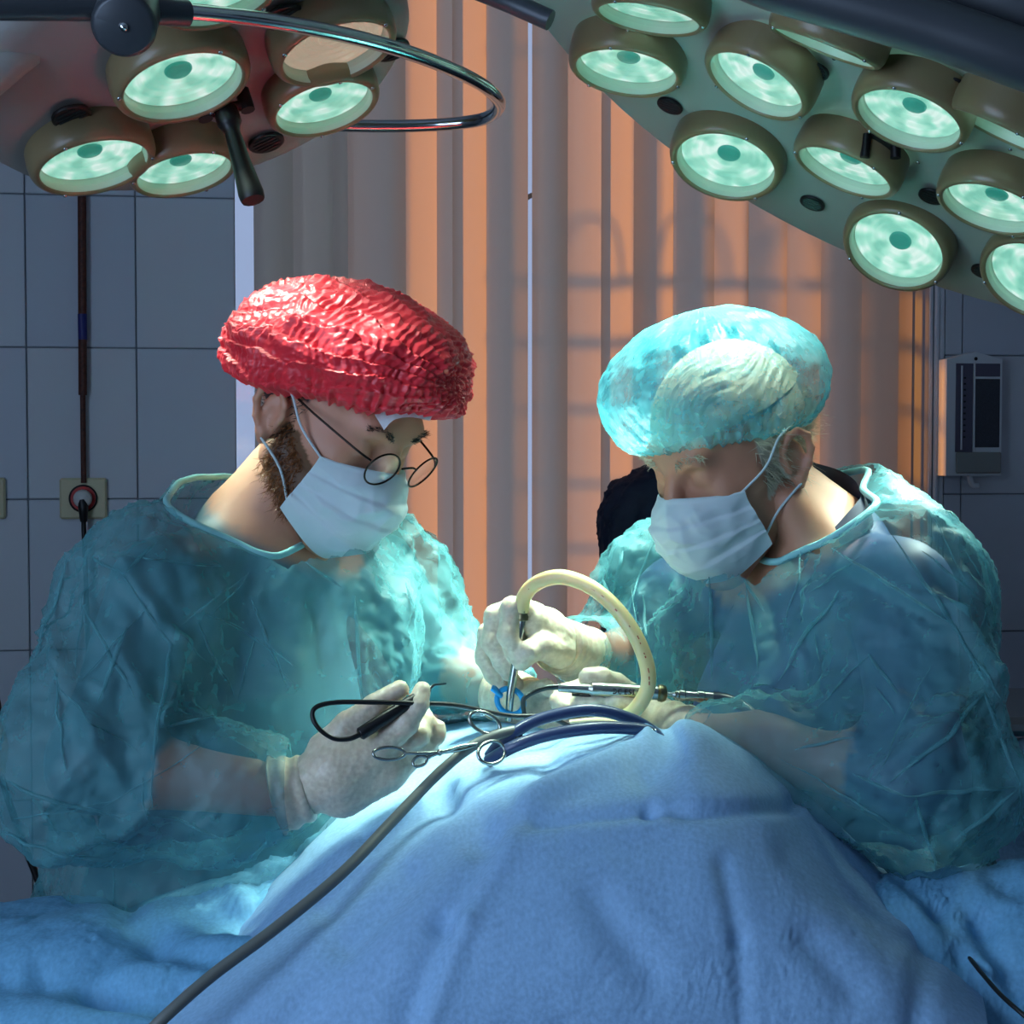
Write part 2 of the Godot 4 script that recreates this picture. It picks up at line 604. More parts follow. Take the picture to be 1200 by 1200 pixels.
	for s in 2:
		var xa := lerpf(wx0, wx1, 0.5 * s)
		put("pane", box(Vector3(xa + 0.002, wy0 + 0.04, zf + 0.02), Vector3(xa + (wx1 - wx0) * 0.5 - 0.002, wy1 - 0.04, zf + 0.024), 0.0005, room), M.pane, w1)
	var zg := -0.5
	for h in [1.02, 1.36, 1.50, 1.66, 1.80, 1.93, 2.42]:
		for gp in [[wx0 + 0.06, on_wall(617, 500, zg).x - 0.02], [on_wall(617, 500, zg).x + 0.02, wx1]]: put("grille_bar", box(Vector3(gp[0], h, zg), Vector3(gp[1], h + (0.022 if h > 1.7 and h < 2 else 0.014), zg + 0.012), 0.002, room), M.iron, w1)
	for gx in 6:
		var x := lerpf(wx0, wx1, 0.11 + 0.155 * gx)
		put("grille_bar", box(Vector3(x, wy0, zg + 0.012), Vector3(x + 0.016, wy1, zg + 0.024), 0.002, room), M.iron, w1)
		var pts := []
		for q in 9:
			var an := PI * q / 8.0
			pts.append(room * Vector3(x + 0.09 + 0.075 * cos(an), 1.95 + 0.13 * sin(an), zg + 0.018))
		put("grille_scroll", tube(pts, 0.006, 6, 3), M.iron, w1)
	# tile edging at the side of the opening
	var t1 := thing("trim_1", "narrow moulded edging between blind and tiled wall", "", Vector3.ZERO, "", "structure")
	var prof := [[0.0, 0.008, 0.002], [0.008, 0.014, 0.010], [0.016, 0.020, 0.013], [0.026, 0.028, 0.009]]
	for e in [[0.0, 0.009, 0.004], [0.0105, 0.021, 0.012], [0.0225, 0.034, 0.008]]:
		put("edging_strip", box(Vector3(wx1 + e[0], 0.0, 0.0), Vector3(wx1 + e[1], top, e[2]), 0.003, room), M.white, t1)

func blinds() -> void:
	var v := thing("vertical_blind", "vertical window blind of wide fabric slats glowing orange and grey", "blind", room * Vector3(0.98, 2.6, -0.1))
	put("head_rail", box(Vector3(0.26, 2.60, -0.125), Vector3(1.74, 2.645, -0.075), 0.004, room), M.white, v)
	# pixel edges of each slat and how far it is turned
	var slats := [[299, 344, -42], [342, 390, -40], [388, 409, 20], [405, 472, -50], [470, 516, 28], [513, 532, -30], [529, 572, 30], [570, 616, -33], [626, 662, -40], [656, 704, -6], [701, 747, 30], [739, 791, 24], [789, 832, -34], [829, 877, 8], [874, 919, -14], [916, 960, -6], [957, 1002, -38], [999, 1044, -42], [1041, 1083, -20]]
	var z0 := -0.10
	for s in slats:
		var xa := on_wall(s[0], 500, z0).x
		var xb := on_wall(s[1], 500, z0).x
		var an := deg_to_rad(s[2])
		var w := (xb - xa) / cos(an)
		var bow: float = 0.006 * w / 0.09
		var vv := PackedVector3Array()
		var idx := PackedInt32Array()
		var uv := PackedVector2Array()
		for j in 2:
			for i in 9:
				var f := i / 8.0 - 0.5
				var p := Vector3(f * w, 0, bow * (1.0 - 4.0 * f * f))
				p = Basis(Vector3.UP, an) * p
				vv.append(room * (p + Vector3((xa + xb) / 2, 0.6 if j == 0 else 2.6, z0)))
				uv.append(Vector2(f + 0.5, j))
		for i in 8:
			idx.append_array([i, i + 9, i + 1, i + 1, i + 9, i + 10])
		put("slat", build(vv, idx, uv), M.slat, v)

func lens_meshes() -> Dictionary:
	var d := {}
	d.bezel = lathe([Vector2(0.97, -0.42), Vector2(0.99, -0.25), Vector2(1.0, -0.08), Vector2(0.99, 0.04), Vector2(0.96, 0.12), Vector2(0.92, 0.16), Vector2(0.88, 0.17), Vector2(0.855, 0.16), Vector2(0.84, 0.13)], 48)
	d.inner = lathe([Vector2(0.843, 0.135), Vector2(0.83, 0.10), Vector2(0.82, -0.06), Vector2(0.80, -0.08)], 48)
	var bowl := []
	for k in 13:
		var r := 0.805 * (1.0 - k / 12.0)
		bowl.append(Vector2(r, -0.17 + 0.10 * pow(r / 0.805, 2.0) + (0.012 if k % 2 else 0.0)))
	d.bowl = lathe(bowl, 48, Transform3D.IDENTITY, true)
	d.filter = lathe([Vector2(0.20, -0.18), Vector2(0.20, -0.13), Vector2(0.17, -0.10), Vector2(0.0, -0.09)], 24)
	d.glass = lathe([Vector2(0.82, 0.03), Vector2(0.4, 0.055), Vector2(0.0, 0.06)], 48)
	d.screw = lathe([Vector2(0.035, 0.0), Vector2(0.033, 0.02), Vector2(0.0, 0.03)], 10)
	d.vent = lathe([Vector2(1.0, -0.05), Vector2(1.0, 0.10), Vector2(0.9, 0.13), Vector2(0.84, 0.10), Vector2(0.0, 0.10)], 28)
	d.rib = box(Vector3(-0.75, 0.10, -0.05), Vector3(0.75, 0.17, 0.05), 0.02)
	return d
func normal_from(px: float, py: float, ratio: float, tilt: float) -> Vector3:
	var v := -ray(px, py).normalized()
	var r := Vector3.UP.cross(v).normalized()
	var u := v.cross(r)
	var t := deg_to_rad(tilt)
	return v * ratio + (-r * sin(t) - u * cos(t)) * sqrt(1.0 - ratio * ratio)
func bulb(lamp: Node3D, L: Dictionary, at: Vector3, n: Vector3, r: float, warm: bool, aim: Vector3, energy: float, turn: float, wide: float) -> void:
	var t := frame_y(at, n)
	t.basis = t.basis * Basis(Vector3.UP, turn) * Basis.from_scale(Vector3.ONE * r)
	var b := part_at("reflector_housing", L.bezel, M.bezel, lamp, t)
	part_at("inner_ring", L.inner, M.inner, b, t)
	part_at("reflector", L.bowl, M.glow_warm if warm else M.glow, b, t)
	part_at("filter", L.filter, M.glow_warm if warm else M.filter, b, t)
	part_at("glass", L.glass, M.lens, b, t)
	for k in 3:
		var a := TAU * k / 3.0
		part_at("screw", L.screw, M.chrome, b, t * Transform3D(Basis.IDENTITY, Vector3(0.91 * cos(a), 0.16, 0.91 * sin(a))))
	if energy > 0.0:
		var s := SpotLight3D.new()
		s.name = "spot"
		s.light_color = Color(1.0, 0.86, 0.7) if warm else Color(0.88, 1.0, 0.93)
		s.light_energy = energy
		s.spot_range = 6.0
		s.spot_attenuation = 2.0
		s.spot_angle = wide
		s.spot_angle_attenuation = 0.9
		s.light_size = 0.05
		s.shadow_enabled = true
		lamp.add_child(s, true)
		var p := at + n * r * 0.24
		var dir := (n * 0.35 + (aim - p).normalized() * 0.65).normalized()
		var w := Transform3D(Basis.looking_at(dir, Vector3.BACK), p)
		s.transform = lamp.transform.affine_inverse() * w
func vent(lamp: Node3D, L: Dictionary, at: Vector3, n: Vector3, r: float, turn: float) -> void:
	var t := frame_y(at, n)
	t.basis = t.basis * Basis(Vector3.UP, turn) * Basis.from_scale(Vector3.ONE * r)
	var v := part_at("vent", L.vent, M.black, lamp, t)
	for k in 5:
		part_at("vent_rib", L.rib, M.steel_dark, v, t * Transform3D(Basis.from_scale(Vector3(sqrt(1.0 - pow((k - 2) * 0.36, 2.0)), 1, 1)), Vector3(0, 0, (k - 2) * 0.3)))

func lamps() -> void:
	var L := lens_meshes()
	var field := P(615, 815, -0.02)
	# small lamp
	var n1 := normal_from(262, 125, 0.48, -17.0)
	var c1 := P(229, 100, -0.05)
	var a := thing("operating_lamp", "small round operating lamp with black sterile handle and chrome guide rail", "lamp", c1)
	var R := 0.274
	put("lamp_body", lathe([Vector2(0, -0.012), Vector2(R * 0.5, -0.012), Vector2(R * 0.86, -0.006), Vector2(R * 0.95, -0.008), Vector2(R * 0.99, -0.02), Vector2(R, -0.04), Vector2(R * 0.98, -0.075), Vector2(R * 0.88, -0.12), Vector2(R * 0.6, -0.17), Vector2(R * 0.3, -0.19), Vector2(0, -0.195)], 72, frame_y(c1, n1)), M.lamp_body_small, a)
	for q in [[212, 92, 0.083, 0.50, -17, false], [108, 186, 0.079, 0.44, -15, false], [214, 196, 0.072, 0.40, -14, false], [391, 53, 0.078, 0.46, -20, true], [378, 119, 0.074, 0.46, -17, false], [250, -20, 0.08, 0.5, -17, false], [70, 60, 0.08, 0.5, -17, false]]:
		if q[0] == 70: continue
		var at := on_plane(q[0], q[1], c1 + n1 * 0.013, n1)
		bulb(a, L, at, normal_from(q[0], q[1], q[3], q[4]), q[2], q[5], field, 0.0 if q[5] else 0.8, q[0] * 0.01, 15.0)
	for q in [[84, 136], [312, 167], [333, 20], [458, 58]]:
		vent(a, L, on_plane(q[0], q[1], c1 - n1 * 0.003, n1), n1, 0.024, 0.6)
	# sterile handle along the lamp's axis
	var h0 := on_plane(264, 128, c1 + n1 * 0.02, n1)
	put("handle", tube([h0, h0 + n1 * 0.02, h0 + n1 * 0.032, h0 + n1 * 0.07, h0 + n1 * 0.115, h0 + n1 * 0.125], [0.015, 0.015, 0.0095, 0.0115, 0.0155, 0.014], 12, 3), M.black, a)
	var side := n1.cross(Vector3(0.2, 0.1, 1)).normalized()
	put("handle_mount", merged([tube([h0 - side * 0.026 - n1 * 0.02, h0 - side * 0.026 + n1 * 0.008], 0.009, 10, 1), tube([h0 + side * 0.026 - n1 * 0.02, h0 + side * 0.026 + n1 * 0.008], 0.009, 10, 1), tube([h0 - side * 0.026, h0 + side * 0.026], 0.007, 8, 1)]), M.black, a)
	# guide rail
	var o := c1 + n1 * 0.075
	var rp := []
	for q in [[205, 12, 0.0], [300, 22, 0.0], [400, 40, 0.0], [480, 62, 0.0], [540, 86, 0.0], [574, 106, 0.0], [585, 123, -0.01], [570, 138, -0.03], [530, 145, -0.05], [460, 148, -0.075], [385, 146, -0.1], [330, 138, -0.12]]:
		rp.append(on_plane(q[0], q[1], o + n1 * q[2], n1))
	put("guide_rail", tube(rp, 0.0085, 12, 8), M.chrome, a)
	var j0 := on_plane(150, 14, o, n1)
	put("rail_joint", lathe([Vector2(0, 0.05), Vector2(0.027, 0.05), Vector2(0.032, 0.044), Vector2(0.032, -0.05), Vector2(0, -0.05)], 32, frame_y(j0, Vector3(0.1, -0.5, 0.86))), M.rail_grey, a)
	put("rail_sleeve", tube([on_plane(175, 13, o, n1), on_plane(220, 16, o, n1)], 0.0135, 14, 1), M.rail_grey, a)
	put("rail_arm", tube([on_plane(-60, 10, o, n1), on_plane(125, 12, o, n1)], 0.011, 12, 1), M.rail_grey, a)
	put("joint_screw", lathe([Vector2(0.005, 0.0), Vector2(0.004, 0.003), Vector2(0, 0.004)], 10, frame_y(j0 + Vector3(0.1, -0.5, 0.86).normalized() * 0.05, Vector3(0.1, -0.5, 0.86))), M.chrome, a)
	put("ceiling_arm", tube([P(-60, 125, 0.12), P(5, 70, 0.10), P(60, 25, 0.06), P(110, -20, 0.02), P(160, -160, -0.05), Vector3(-0.55, 3.0, -0.05)], 0.026, 14, 6), M.lamp_body_small, a)
	# large lamp
	var n2 := Vector3(-0.392, -0.875, 0.283).normalized()
	var c2 := Vector3(0.550, 1.947, 0.116)
	R = 0.665
	var b := thing("operating_lamp", "large many-bulb operating lamp dome above the surgeon in the turquoise cap", "lamp", c2)
	put("lamp_body", lathe([Vector2(0, -0.02), Vector2(R * 0.5, -0.015), Vector2(R * 0.9, -0.004), Vector2(R * 0.985, -0.004), Vector2(R, -0.012), Vector2(R * 1.005, -0.03), Vector2(R * 0.98, -0.07), Vector2(R * 0.85, -0.15), Vector2(R * 0.5, -0.23), Vector2(0, -0.26)], 96, frame_y(c2, n2)), M.lamp_body, b)
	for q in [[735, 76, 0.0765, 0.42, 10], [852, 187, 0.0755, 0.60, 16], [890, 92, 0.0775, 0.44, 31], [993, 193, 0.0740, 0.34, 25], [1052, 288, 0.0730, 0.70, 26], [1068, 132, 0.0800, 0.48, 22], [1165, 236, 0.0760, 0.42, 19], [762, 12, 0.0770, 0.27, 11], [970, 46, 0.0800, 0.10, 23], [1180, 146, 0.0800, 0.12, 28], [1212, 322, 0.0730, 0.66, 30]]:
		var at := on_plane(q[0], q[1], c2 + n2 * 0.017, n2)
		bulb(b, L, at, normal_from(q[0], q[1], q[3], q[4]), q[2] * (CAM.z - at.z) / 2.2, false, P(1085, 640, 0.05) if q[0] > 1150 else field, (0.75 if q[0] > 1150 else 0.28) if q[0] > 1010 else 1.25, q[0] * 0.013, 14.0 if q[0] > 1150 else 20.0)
	for q in [[785, 124], [955, 83], [952, 238], [1160, 191], [1153, 318], [1092, 230], [725, 30], [1118, 102]]:
		vent(b, L, on_plane(q[0], q[1], c2 - n2 * 0.003, n2), n2, 0.0195 * (2.0 - c2.z) / 2.0, 0.4)
	for q in [[982, 139], [1076, 190], [1184, 175], [946, 152], [1040, 225]]:
		part_at("rivet", L.screw, M.chrome, b, frame_y(on_plane(q[0], q[1], c2 - n2 * 0.012, n2), n2) * Transform3D(Basis.from_scale(Vector3.ONE * 0.08)))
	# bare handle socket in the middle of the dome
	var s0 := on_plane(1038, 158, c2, n2)
	put("handle_socket", merged([tube([s0 - n2 * 0.02, s0 + n2 * 0.012], [0.020, 0.017], 14, 1), tube([s0 + Vector3(-0.022, 0.004, 0) + n2 * 0.004, s0 + Vector3(-0.020, -0.012, 0) + n2 * 0.02], 0.006, 8, 1), tube([s0 + Vector3(0.014, 0.0, 0) + n2 * 0.004, s0 + Vector3(0.018, -0.016, 0) + n2 * 0.016], 0.007, 8, 1)]), M.black, b)
	# wide yoke that carries the dome, passing in front of its rim
	put("yoke", tube([P(780, -90, 0.34), P(880, -32, 0.36), P(980, 0, 0.38), P(1090, 32, 0.40), P(1210, 74, 0.42), P(1330, 122, 0.42)], 0.027, 20, 8), M.rail_grey, b)
	put("yoke_housing", tube([P(930, -80, 0.30), P(1060, -42, 0.33), P(1180, -2, 0.36), P(1320, 50, 0.38)], 0.05, 20, 8), M.rail_grey, b)
	put("ceiling_column", tube([c2 - n2 * 0.22, c2 - n2 * 0.34, Vector3(0.78, 2.7, 0.02), Vector3(0.8, 3.0, 0.02)], 0.05, 18, 5), M.lamp_body, b)
	put("side_arm", tube([P(560, -12, 0.02), P(600, 4, 0.02), P(645, 24, 0.03)], 0.012, 12, 4), M.rail_grey, b)
# ---------- people ----------
var head_mesh := []
func side_pair(out: Array, a: Vector3, b: Vector3, ra: float, rb: float, k := -1.0, cut := false) -> void:
	for s in [1.0, -1.0]:
		var m := Vector3(1, 1, s)
		var e := [a * m, b * m, ra, rb]
		if k > 0.0: e.append(k)
		if cut: e.append("cut")
		out.append(e)
func make_head() -> void:
	var I := Basis.IDENTITY
	var p := [[Vector3(-0.005, 0.045, 0), I, Vector3(0.098, 0.092, 0.076)], [Vector3(0.042, -0.02, 0), I, Vector3(0.056, 0.084, 0.060)]]
	side_pair(p, Vector3(0.0, -0.045, 0.048), Vector3(0.074, -0.095, 0.018), 0.022, 0.02)
	p.append([Vector3(0.082, -0.098, 0), Vector3(0.08, -0.1, 0), 0.021, 0.021])
	p.append([Vector3(0.083, 0.047, -0.032), Vector3(0.083, 0.047, 0.032), 0.015, 0.015])
	side_pair(p, Vector3(0.066, 0.0, 0.042), Vector3(0.04, -0.002, 0.055), 0.019, 0.014)
	for s in [1.0, -1.0]:
		p.append([Vector3(0.103, 0.024, 0.034 * s), I, Vector3(0.018, 0.014, 0.019), 0.008, "cut"])
	p.append([Vector3(0.093, 0.036, 0), Vector3(0.116, -0.008, 0), 0.009, 0.012, 0.01])
	side_pair(p, Vector3(0.106, -0.014, 0.010), Vector3(0.104, -0.014, 0.011), 0.008, 0.008, 0.006)
	side_pair(p, Vector3(0.078, 0.024, 0.033), Vector3(0.078, 0.024, 0.031), 0.0135, 0.0135, 0.004)
	side_pair(p, Vector3(0.090, 0.019, 0.026), Vector3(0.086, 0.019, 0.042), 0.003, 0.003, 0.003)
	# ears
	for s in [1.0, -1.0]:
		p.append([Vector3(-0.008, 0.0, 0.077 * s), Basis(Vector3.UP, 0.35 * s), Vector3(0.018, 0.027, 0.006), 0.006])
	var hx := [[0.006, 0.004, 0.079], [0.004, 0.018, 0.083], [-0.005, 0.029, 0.087], [-0.017, 0.031, 0.091], [-0.026, 0.022, 0.094], [-0.027, 0.006, 0.093], [-0.020, -0.010, 0.089], [-0.011, -0.022, 0.084]]
	for k in hx.size() - 1:
		side_pair(p, Vector3(hx[k][0], hx[k][1], hx[k][2]), Vector3(hx[k + 1][0], hx[k + 1][1], hx[k + 1][2]), 0.0042, 0.0042, 0.004)
	side_pair(p, Vector3(-0.008, -0.024, 0.081), Vector3(-0.006, -0.031, 0.079), 0.007, 0.006, 0.006)
	side_pair(p, Vector3(0.004, -0.002, 0.081), Vector3(0.003, -0.01, 0.081), 0.0045, 0.004, 0.004)
	for s in [1.0, -1.0]:
		p.append([Vector3(-0.007, -0.001, 0.090 * s), I, Vector3(0.008, 0.012, 0.010), 0.004, "cut"])
	head_mesh = sdf(Vector3(-0.115, -0.135, -0.105), Vector3(0.14, 0.15, 0.105), 0.0036, p, 0.022)

func strands(roots: Array, dirs: Array, seed_: int, per: int, len_: float, spread: float, r: float, curl: float, jitter: float) -> ArrayMesh:
	var rng := RandomNumberGenerator.new()
	rng.seed = seed_
	var v := PackedVector3Array()
	var idx := PackedInt32Array()
	for k in roots.size():
		for q in per:
			var at: Vector3 = roots[k] + Vector3(rng.randfn(), rng.randfn(), rng.randfn()) * jitter
			var d: Vector3 = (dirs[k] + Vector3(rng.randfn(), rng.randfn(), rng.randfn()) * spread).normalized()
			var bend := Vector3(rng.randfn(), rng.randfn(), rng.randfn()) * curl
			var l := len_ * rng.randf_range(0.5, 1.1)
			var side := d.cross(Vector3(rng.randfn(), rng.randfn(), rng.randfn())).normalized()
			var base := v.size()
			var up := d.cross(side)
			for j in 5:
				var f := j / 4.0
				var c := at + d * l * f + bend * l * f * f
				var w := r * (1.0 - 0.85 * f)
				for s in 3:
					v.append(c + (side * cos(TAU * s / 3.0) + up * sin(TAU * s / 3.0)) * w)
			for j in 4:
				for s in 3:
					var a := base + j * 3 + s
					var b := base + j * 3 + (s + 1) % 3
					idx.append_array([a, b, a + 3, b, b + 3, a + 3])
	return build(v, idx)

func dist_seg2(p: Vector2, a: Vector2, b: Vector2) -> float:
	var ab := b - a
	return (p - a - ab * clampf((p - a).dot(ab) / maxf(ab.length_squared(), 1e-9), 0.0, 1.0)).length()

# gown: field of loose bones, opened at neck and cuffs, then folded
func gown_mesh(prims: Array, lo: Vector3, hi: Vector3, holes: Array, creases: Array, zc: float, seed_: int) -> Array:
	var s := sdf(lo, hi, 0.0064, prims, 0.05)
	var v: PackedVector3Array = relax(s[0], s[1], 2)
	var idx: PackedInt32Array = s[1]
	var n := normals_of(v, idx)
	var big := FastNoiseLite.new()
	big.seed = seed_
	big.noise_type = FastNoiseLite.TYPE_SIMPLEX_SMOOTH
	big.frequency = 4.6
	big.fractal_type = FastNoiseLite.FRACTAL_RIDGED
	big.fractal_octaves = 2
	big.domain_warp_enabled = true
	big.domain_warp_amplitude = 0.10
	big.domain_warp_frequency = 4.0
	var fine := FastNoiseLite.new()
	fine.seed = seed_ + 7
	fine.noise_type = FastNoiseLite.TYPE_SIMPLEX_SMOOTH
	fine.frequency = 11.0
	fine.fractal_type = FastNoiseLite.FRACTAL_RIDGED
	fine.fractal_octaves = 2
	fine.domain_warp_enabled = true
	fine.domain_warp_amplitude = 0.05
	fine.domain_warp_frequency = 8.0
	var cr := []
	for c in creases:
		for k in range(0, c.size() - 3, 2):
			if k + 3 >= c.size() - 1: break
			var a := P(c[k], c[k + 1], zc)
			var b := P(c[k + 2], c[k + 3], zc)
			cr.append([Vector2(a.x, a.y), Vector2(b.x, b.y), c[c.size() - 1]])
	var out := PackedVector3Array()
	out.resize(v.size())
	for i in v.size():
		var p := v[i]
		var q := Vector3(p.x, p.y * 0.55, p.z)
		var d := 0.016 * (big.get_noise_3dv(q) - 0.3) + 0.003 * fine.get_noise_3dv(q)
		if n[i].z > -0.15:
			var w := clampf((n[i].z + 0.15) * 3.0, 0.0, 1.0)
			var p2 := Vector2(p.x, p.y)
			for c in cr:
				var dd := dist_seg2(p2, c[0], c[1])
				if dd < 0.03:
					d += w * (c[2] as float) * (exp(-dd * dd / 0.00006) + 0.45 * exp(-dd * dd / 0.0004))
		out[i] = p + n[i] * d
	# open the neck and the cuffs
	for h in holes:
		for i in out.size():
			var dp: float = (out[i] - h[0]).dot(h[1])
			if absf(dp) < 0.0048 and (out[i] - h[0]).length() < h[2] + 0.01: out[i] -= h[1] * dp
	var keep := PackedInt32Array()
	for i in range(0, idx.size(), 3):
		var c := (out[idx[i]] + out[idx[i + 1]] + out[idx[i + 2]]) / 3.0
		var gone := false
		for h in holes:
			if (c - h[0]).dot(h[1]) > 0.0005 and (c - h[0]).length() < h[2]: gone = true
		if not gone: keep.append_array([idx[i], idx[i + 1], idx[i + 2]])
	var used := {}
	for i in range(0, keep.size(), 3):
		for e in 3:
			var a := keep[i + e]
			var b := keep[i + (e + 1) % 3]
			var key := mini(a, b) * 1000000 + maxi(a, b)
			used[key] = used.get(key, 0) + 1
	var rims := []
	for h in holes: rims.append([])
	for key in used:
		if used[key] == 1:
			var p: Vector3 = out[key / 1000000]
			for k in holes.size():
				if (p - holes[k][0]).length() < holes[k][2] + 0.02 and absf((p - holes[k][0]).dot(holes[k][1])) < 0.015:
					rims[k].append(p)
	var loops := []
	for k in holes.size():
		var f := frame_y(holes[k][0], holes[k][1])
		var fi := f.affine_inverse()
		var bins := []
		for b in 40: bins.append([])
		for p in rims[k]:
			var l: Vector3 = fi * p
			bins[int(fposmod(atan2(l.z, l.x), TAU) / TAU * 40.0) % 40].append(p)
		var loop := []
		for b in bins:
			if b.size():
				var m := Vector3.ZERO
				for p in b: m += p
				loop.append(m / b.size())
		for r in 2:
			var sm := []
			for b in loop.size():
				sm.append((loop[(b + loop.size() - 1) % loop.size()] + loop[b] * 2.0 + loop[(b + 1) % loop.size()]) / 4.0)
			loop = sm
		if loop.size(): loop.append(loop[0])
		loops.append(loop)
	# pressed ridges of doubled cloth along the creases
	var top := {}
	for i in keep:
		if n[i].z > 0.0:
			var key := Vector2i(int(floor(out[i].x * 90.0)), int(floor(out[i].y * 90.0)))
			if not top.has(key) or top[key] < out[i].z: top[key] = out[i].z
	var rng := RandomNumberGenerator.new()
	rng.seed = seed_
	var lines := []
	for c in creases:
		if c[c.size() - 1] < 0.0: continue
		var l := []
		for k in range(0, c.size() - 1, 2):
			var q := P(c[k], c[k + 1], zc)
			l.append(Vector2(q.x, q.y))
		lines.append([l, 0.0016 + 0.12 * (c[c.size() - 1] as float)])
	if creases.size():
		var keys := top.keys()
		for k in 34:
			var a: Vector2i = keys[rng.randi_range(0, keys.size() - 1)]
			var at := Vector2(a.x + 0.5, a.y + 0.5) / 90.0
			var an := -PI / 2 + rng.randfn() * 0.75
			var l := [at]
			var ln := rng.randf_range(0.016, 0.045)
			for j in 3:
				an += rng.randfn() * 0.06
				at += Vector2(cos(an), sin(an)) * ln
				l.append(at)
			lines.append([l, rng.randf_range(0.0006, 0.0012)])
	var parts := [build(out, keep)]
	for l in lines:
		var pts := []
		for k in l[0].size() - 1:
			var steps := maxi(2, int((l[0][k + 1] - l[0][k]).length() / 0.014))
			for j in steps + (1 if k == l[0].size() - 2 else 0):
				var q: Vector2 = (l[0][k] as Vector2).lerp(l[0][k + 1], float(j) / steps)
				q += Vector2(rng.randfn(), rng.randfn()) * 0.0005
				var key := Vector2i(int(floor(q.x * 90.0)), int(floor(q.y * 90.0)))
				if top.has(key):
					var zt: float = top[key]
					if pts.is_empty() or absf(zt - pts[pts.size() - 1].z) < 0.03:
						pts.append(Vector3(q.x, q.y, zt - 0.001))
		if pts.size() > 2:
			var w: float = l[1]
			parts.append(tube(pts, [w * 0.25, w, w * 1.15, w * 0.9, w * 0.2], 6, 3, false, 0.7))
	return [merged(parts), loops]

func hand_mesh(chains: Array, cell := 0.0028, k := 0.005) -> ArrayMesh:
	var prims := []
	var lo := Vector3.ONE * 9.0
	var hi := -lo
	for c in chains:
		for j in c.size() - 1:
			var a := P(c[j][0], c[j][1], c[j][2])
			var b := P(c[j + 1][0], c[j + 1][1], c[j + 1][2])
			prims.append([a, b, c[j][3], c[j + 1][3], k if c[j].size() < 5 else c[j][4]])
			for q in [a, b]:
				lo = lo.min(q - Vector3.ONE * 0.04)
				hi = hi.max(q + Vector3.ONE * 0.04)
	var s := sdf(lo, hi, cell, prims, k)
	var v := relax(s[0], s[1], 1)
	var n := normals_of(v, s[1])
	var w := FastNoiseLite.new()
	w.seed = 4
	w.frequency = 70.0
	w.fractal_type = FastNoiseLite.FRACTAL_RIDGED
	w.fractal_octaves = 2
	for i in v.size():
		v[i] += n[i] * 0.0007 * w.get_noise_3dv(v[i])
	return build(v, s[1])

# rolled, pleated glove cuff between two rings
func cuff_mesh(a: Vector3, b: Vector3, ra: float, rb: float, folds: int) -> ArrayMesh:
	var prof := []
	var n := 26
	prof.append(Vector2(ra - 0.007, -0.002))
	for k in n + 1:
		var f := float(k) / n
		prof.append(Vector2(lerpf(ra, rb, f) + 0.0013 * sin(f * TAU * folds), (b - a).length() * f))
	prof.append(Vector2(rb + 0.002, (b - a).length() + 0.001))
	prof.append(Vector2(rb - 0.002, (b - a).length() + 0.002))
	return lathe(prof, 40, frame_y(a, b - a))

func cap_mesh(c: Vector3, e1: Vector3, up: Vector3, rad: Vector3, low: float, pleated: bool, seed_: int) -> ArrayMesh:
	var x := e1.normalized()
	var y := (up - x * up.dot(x)).normalized()
	var z := x.cross(y)
	var nz := FastNoiseLite.new()
	nz.seed = seed_
	nz.frequency = 1.0
	var rg := FastNoiseLite.new()
	rg.seed = seed_ + 3
	rg.frequency = 1.0
	rg.fractal_type = FastNoiseLite.FRACTAL_RIDGED
	rg.fractal_octaves = 2
	rg.domain_warp_enabled = true
	rg.domain_warp_amplitude = 0.5
	var nu := 640 if pleated else 360
	var nv := 170 if pleated else 110
	var v := PackedVector3Array()
	var idx := PackedInt32Array()
	for j in nv + 1:
		var f := float(j) / nv
		var e := lerpf(deg_to_rad(low), PI / 2, f)
		for i in nu:
			var a := TAU * i / nu
			var d := Vector3(cos(e) * cos(a), sin(e), cos(e) * sin(a))
			var lump := 1.0 + 0.05 * nz.get_noise_3dv(d * 1.5)
			var h: float
			# gathers at the elastic
			var g := exp(-f * 9.0)
			h = (0.0035 if pleated else 0.0016) * g * (sin(a * 62.0 + 3.0 * nz.get_noise_2d(a * 3.0, 2.0)) + 0.6 * sin(a * 97.0))
			if pleated:
				# rows of short pressed pleats running from ear to ear over the crown
				var t := atan2(d.y, d.z) * 3.6 + 0.8 * nz.get_noise_3dv(d * 1.8)
				var row := floorf(t)
				var fr := t - row
				var ph := asin(clampf(d.x, -1, 1)) * 26.0 + row * 0.37 + 2.2 * nz.get_noise_3dv(d * 2.2 + Vector3(row * 0.4, 0, 0))
				var tri := absf(fposmod(ph, 2.0) - 1.0)
				var deep := 0.5 + 0.8 * nz.get_noise_3dv(d * 2.6 + Vector3(5, row, 0))
				h += (0.0046 * clampf(deep, 0.15, 1.0) * (tri - 0.5) + 0.0042 * fr) * (1.0 - 0.6 * g) + 0.007 * rg.get_noise_3dv(d * 1.1)
			else:
				h += 0.0036 * rg.get_noise_3dv(Vector3(d.x * 1.4, d.y * 0.7, d.z * 1.4) * 1.3)
				h += 0.0009 * exp(-f * 1.6) * sin(a * 88.0 + 6.0 * nz.get_noise_2d(a * 3.0, f * 2.0))
				h += 0.0016 * exp(-f * 3.0) * sin(a * 40.0 + 5.0 * nz.get_noise_2d(a * 2.0, f * 4.0))
			var tuck := 1.0 - 0.14 * maxf(0.0, 1.0 - f / 0.05)
			var r := Vector3(rad.x * tuck, rad.y, rad.z * tuck) * lump
			v.append(c + x * (d.x * (r.x + h)) + y * (d.y * (r.y + h)) + z * (d.z * (r.z + h)))
	for j in nv:
		for i in nu:
			var a := j * nu + i
			var b := j * nu + (i + 1) % nu
			idx.append_array([a, a + nu, b, b, a + nu, b + nu])
	return build(v, idx)

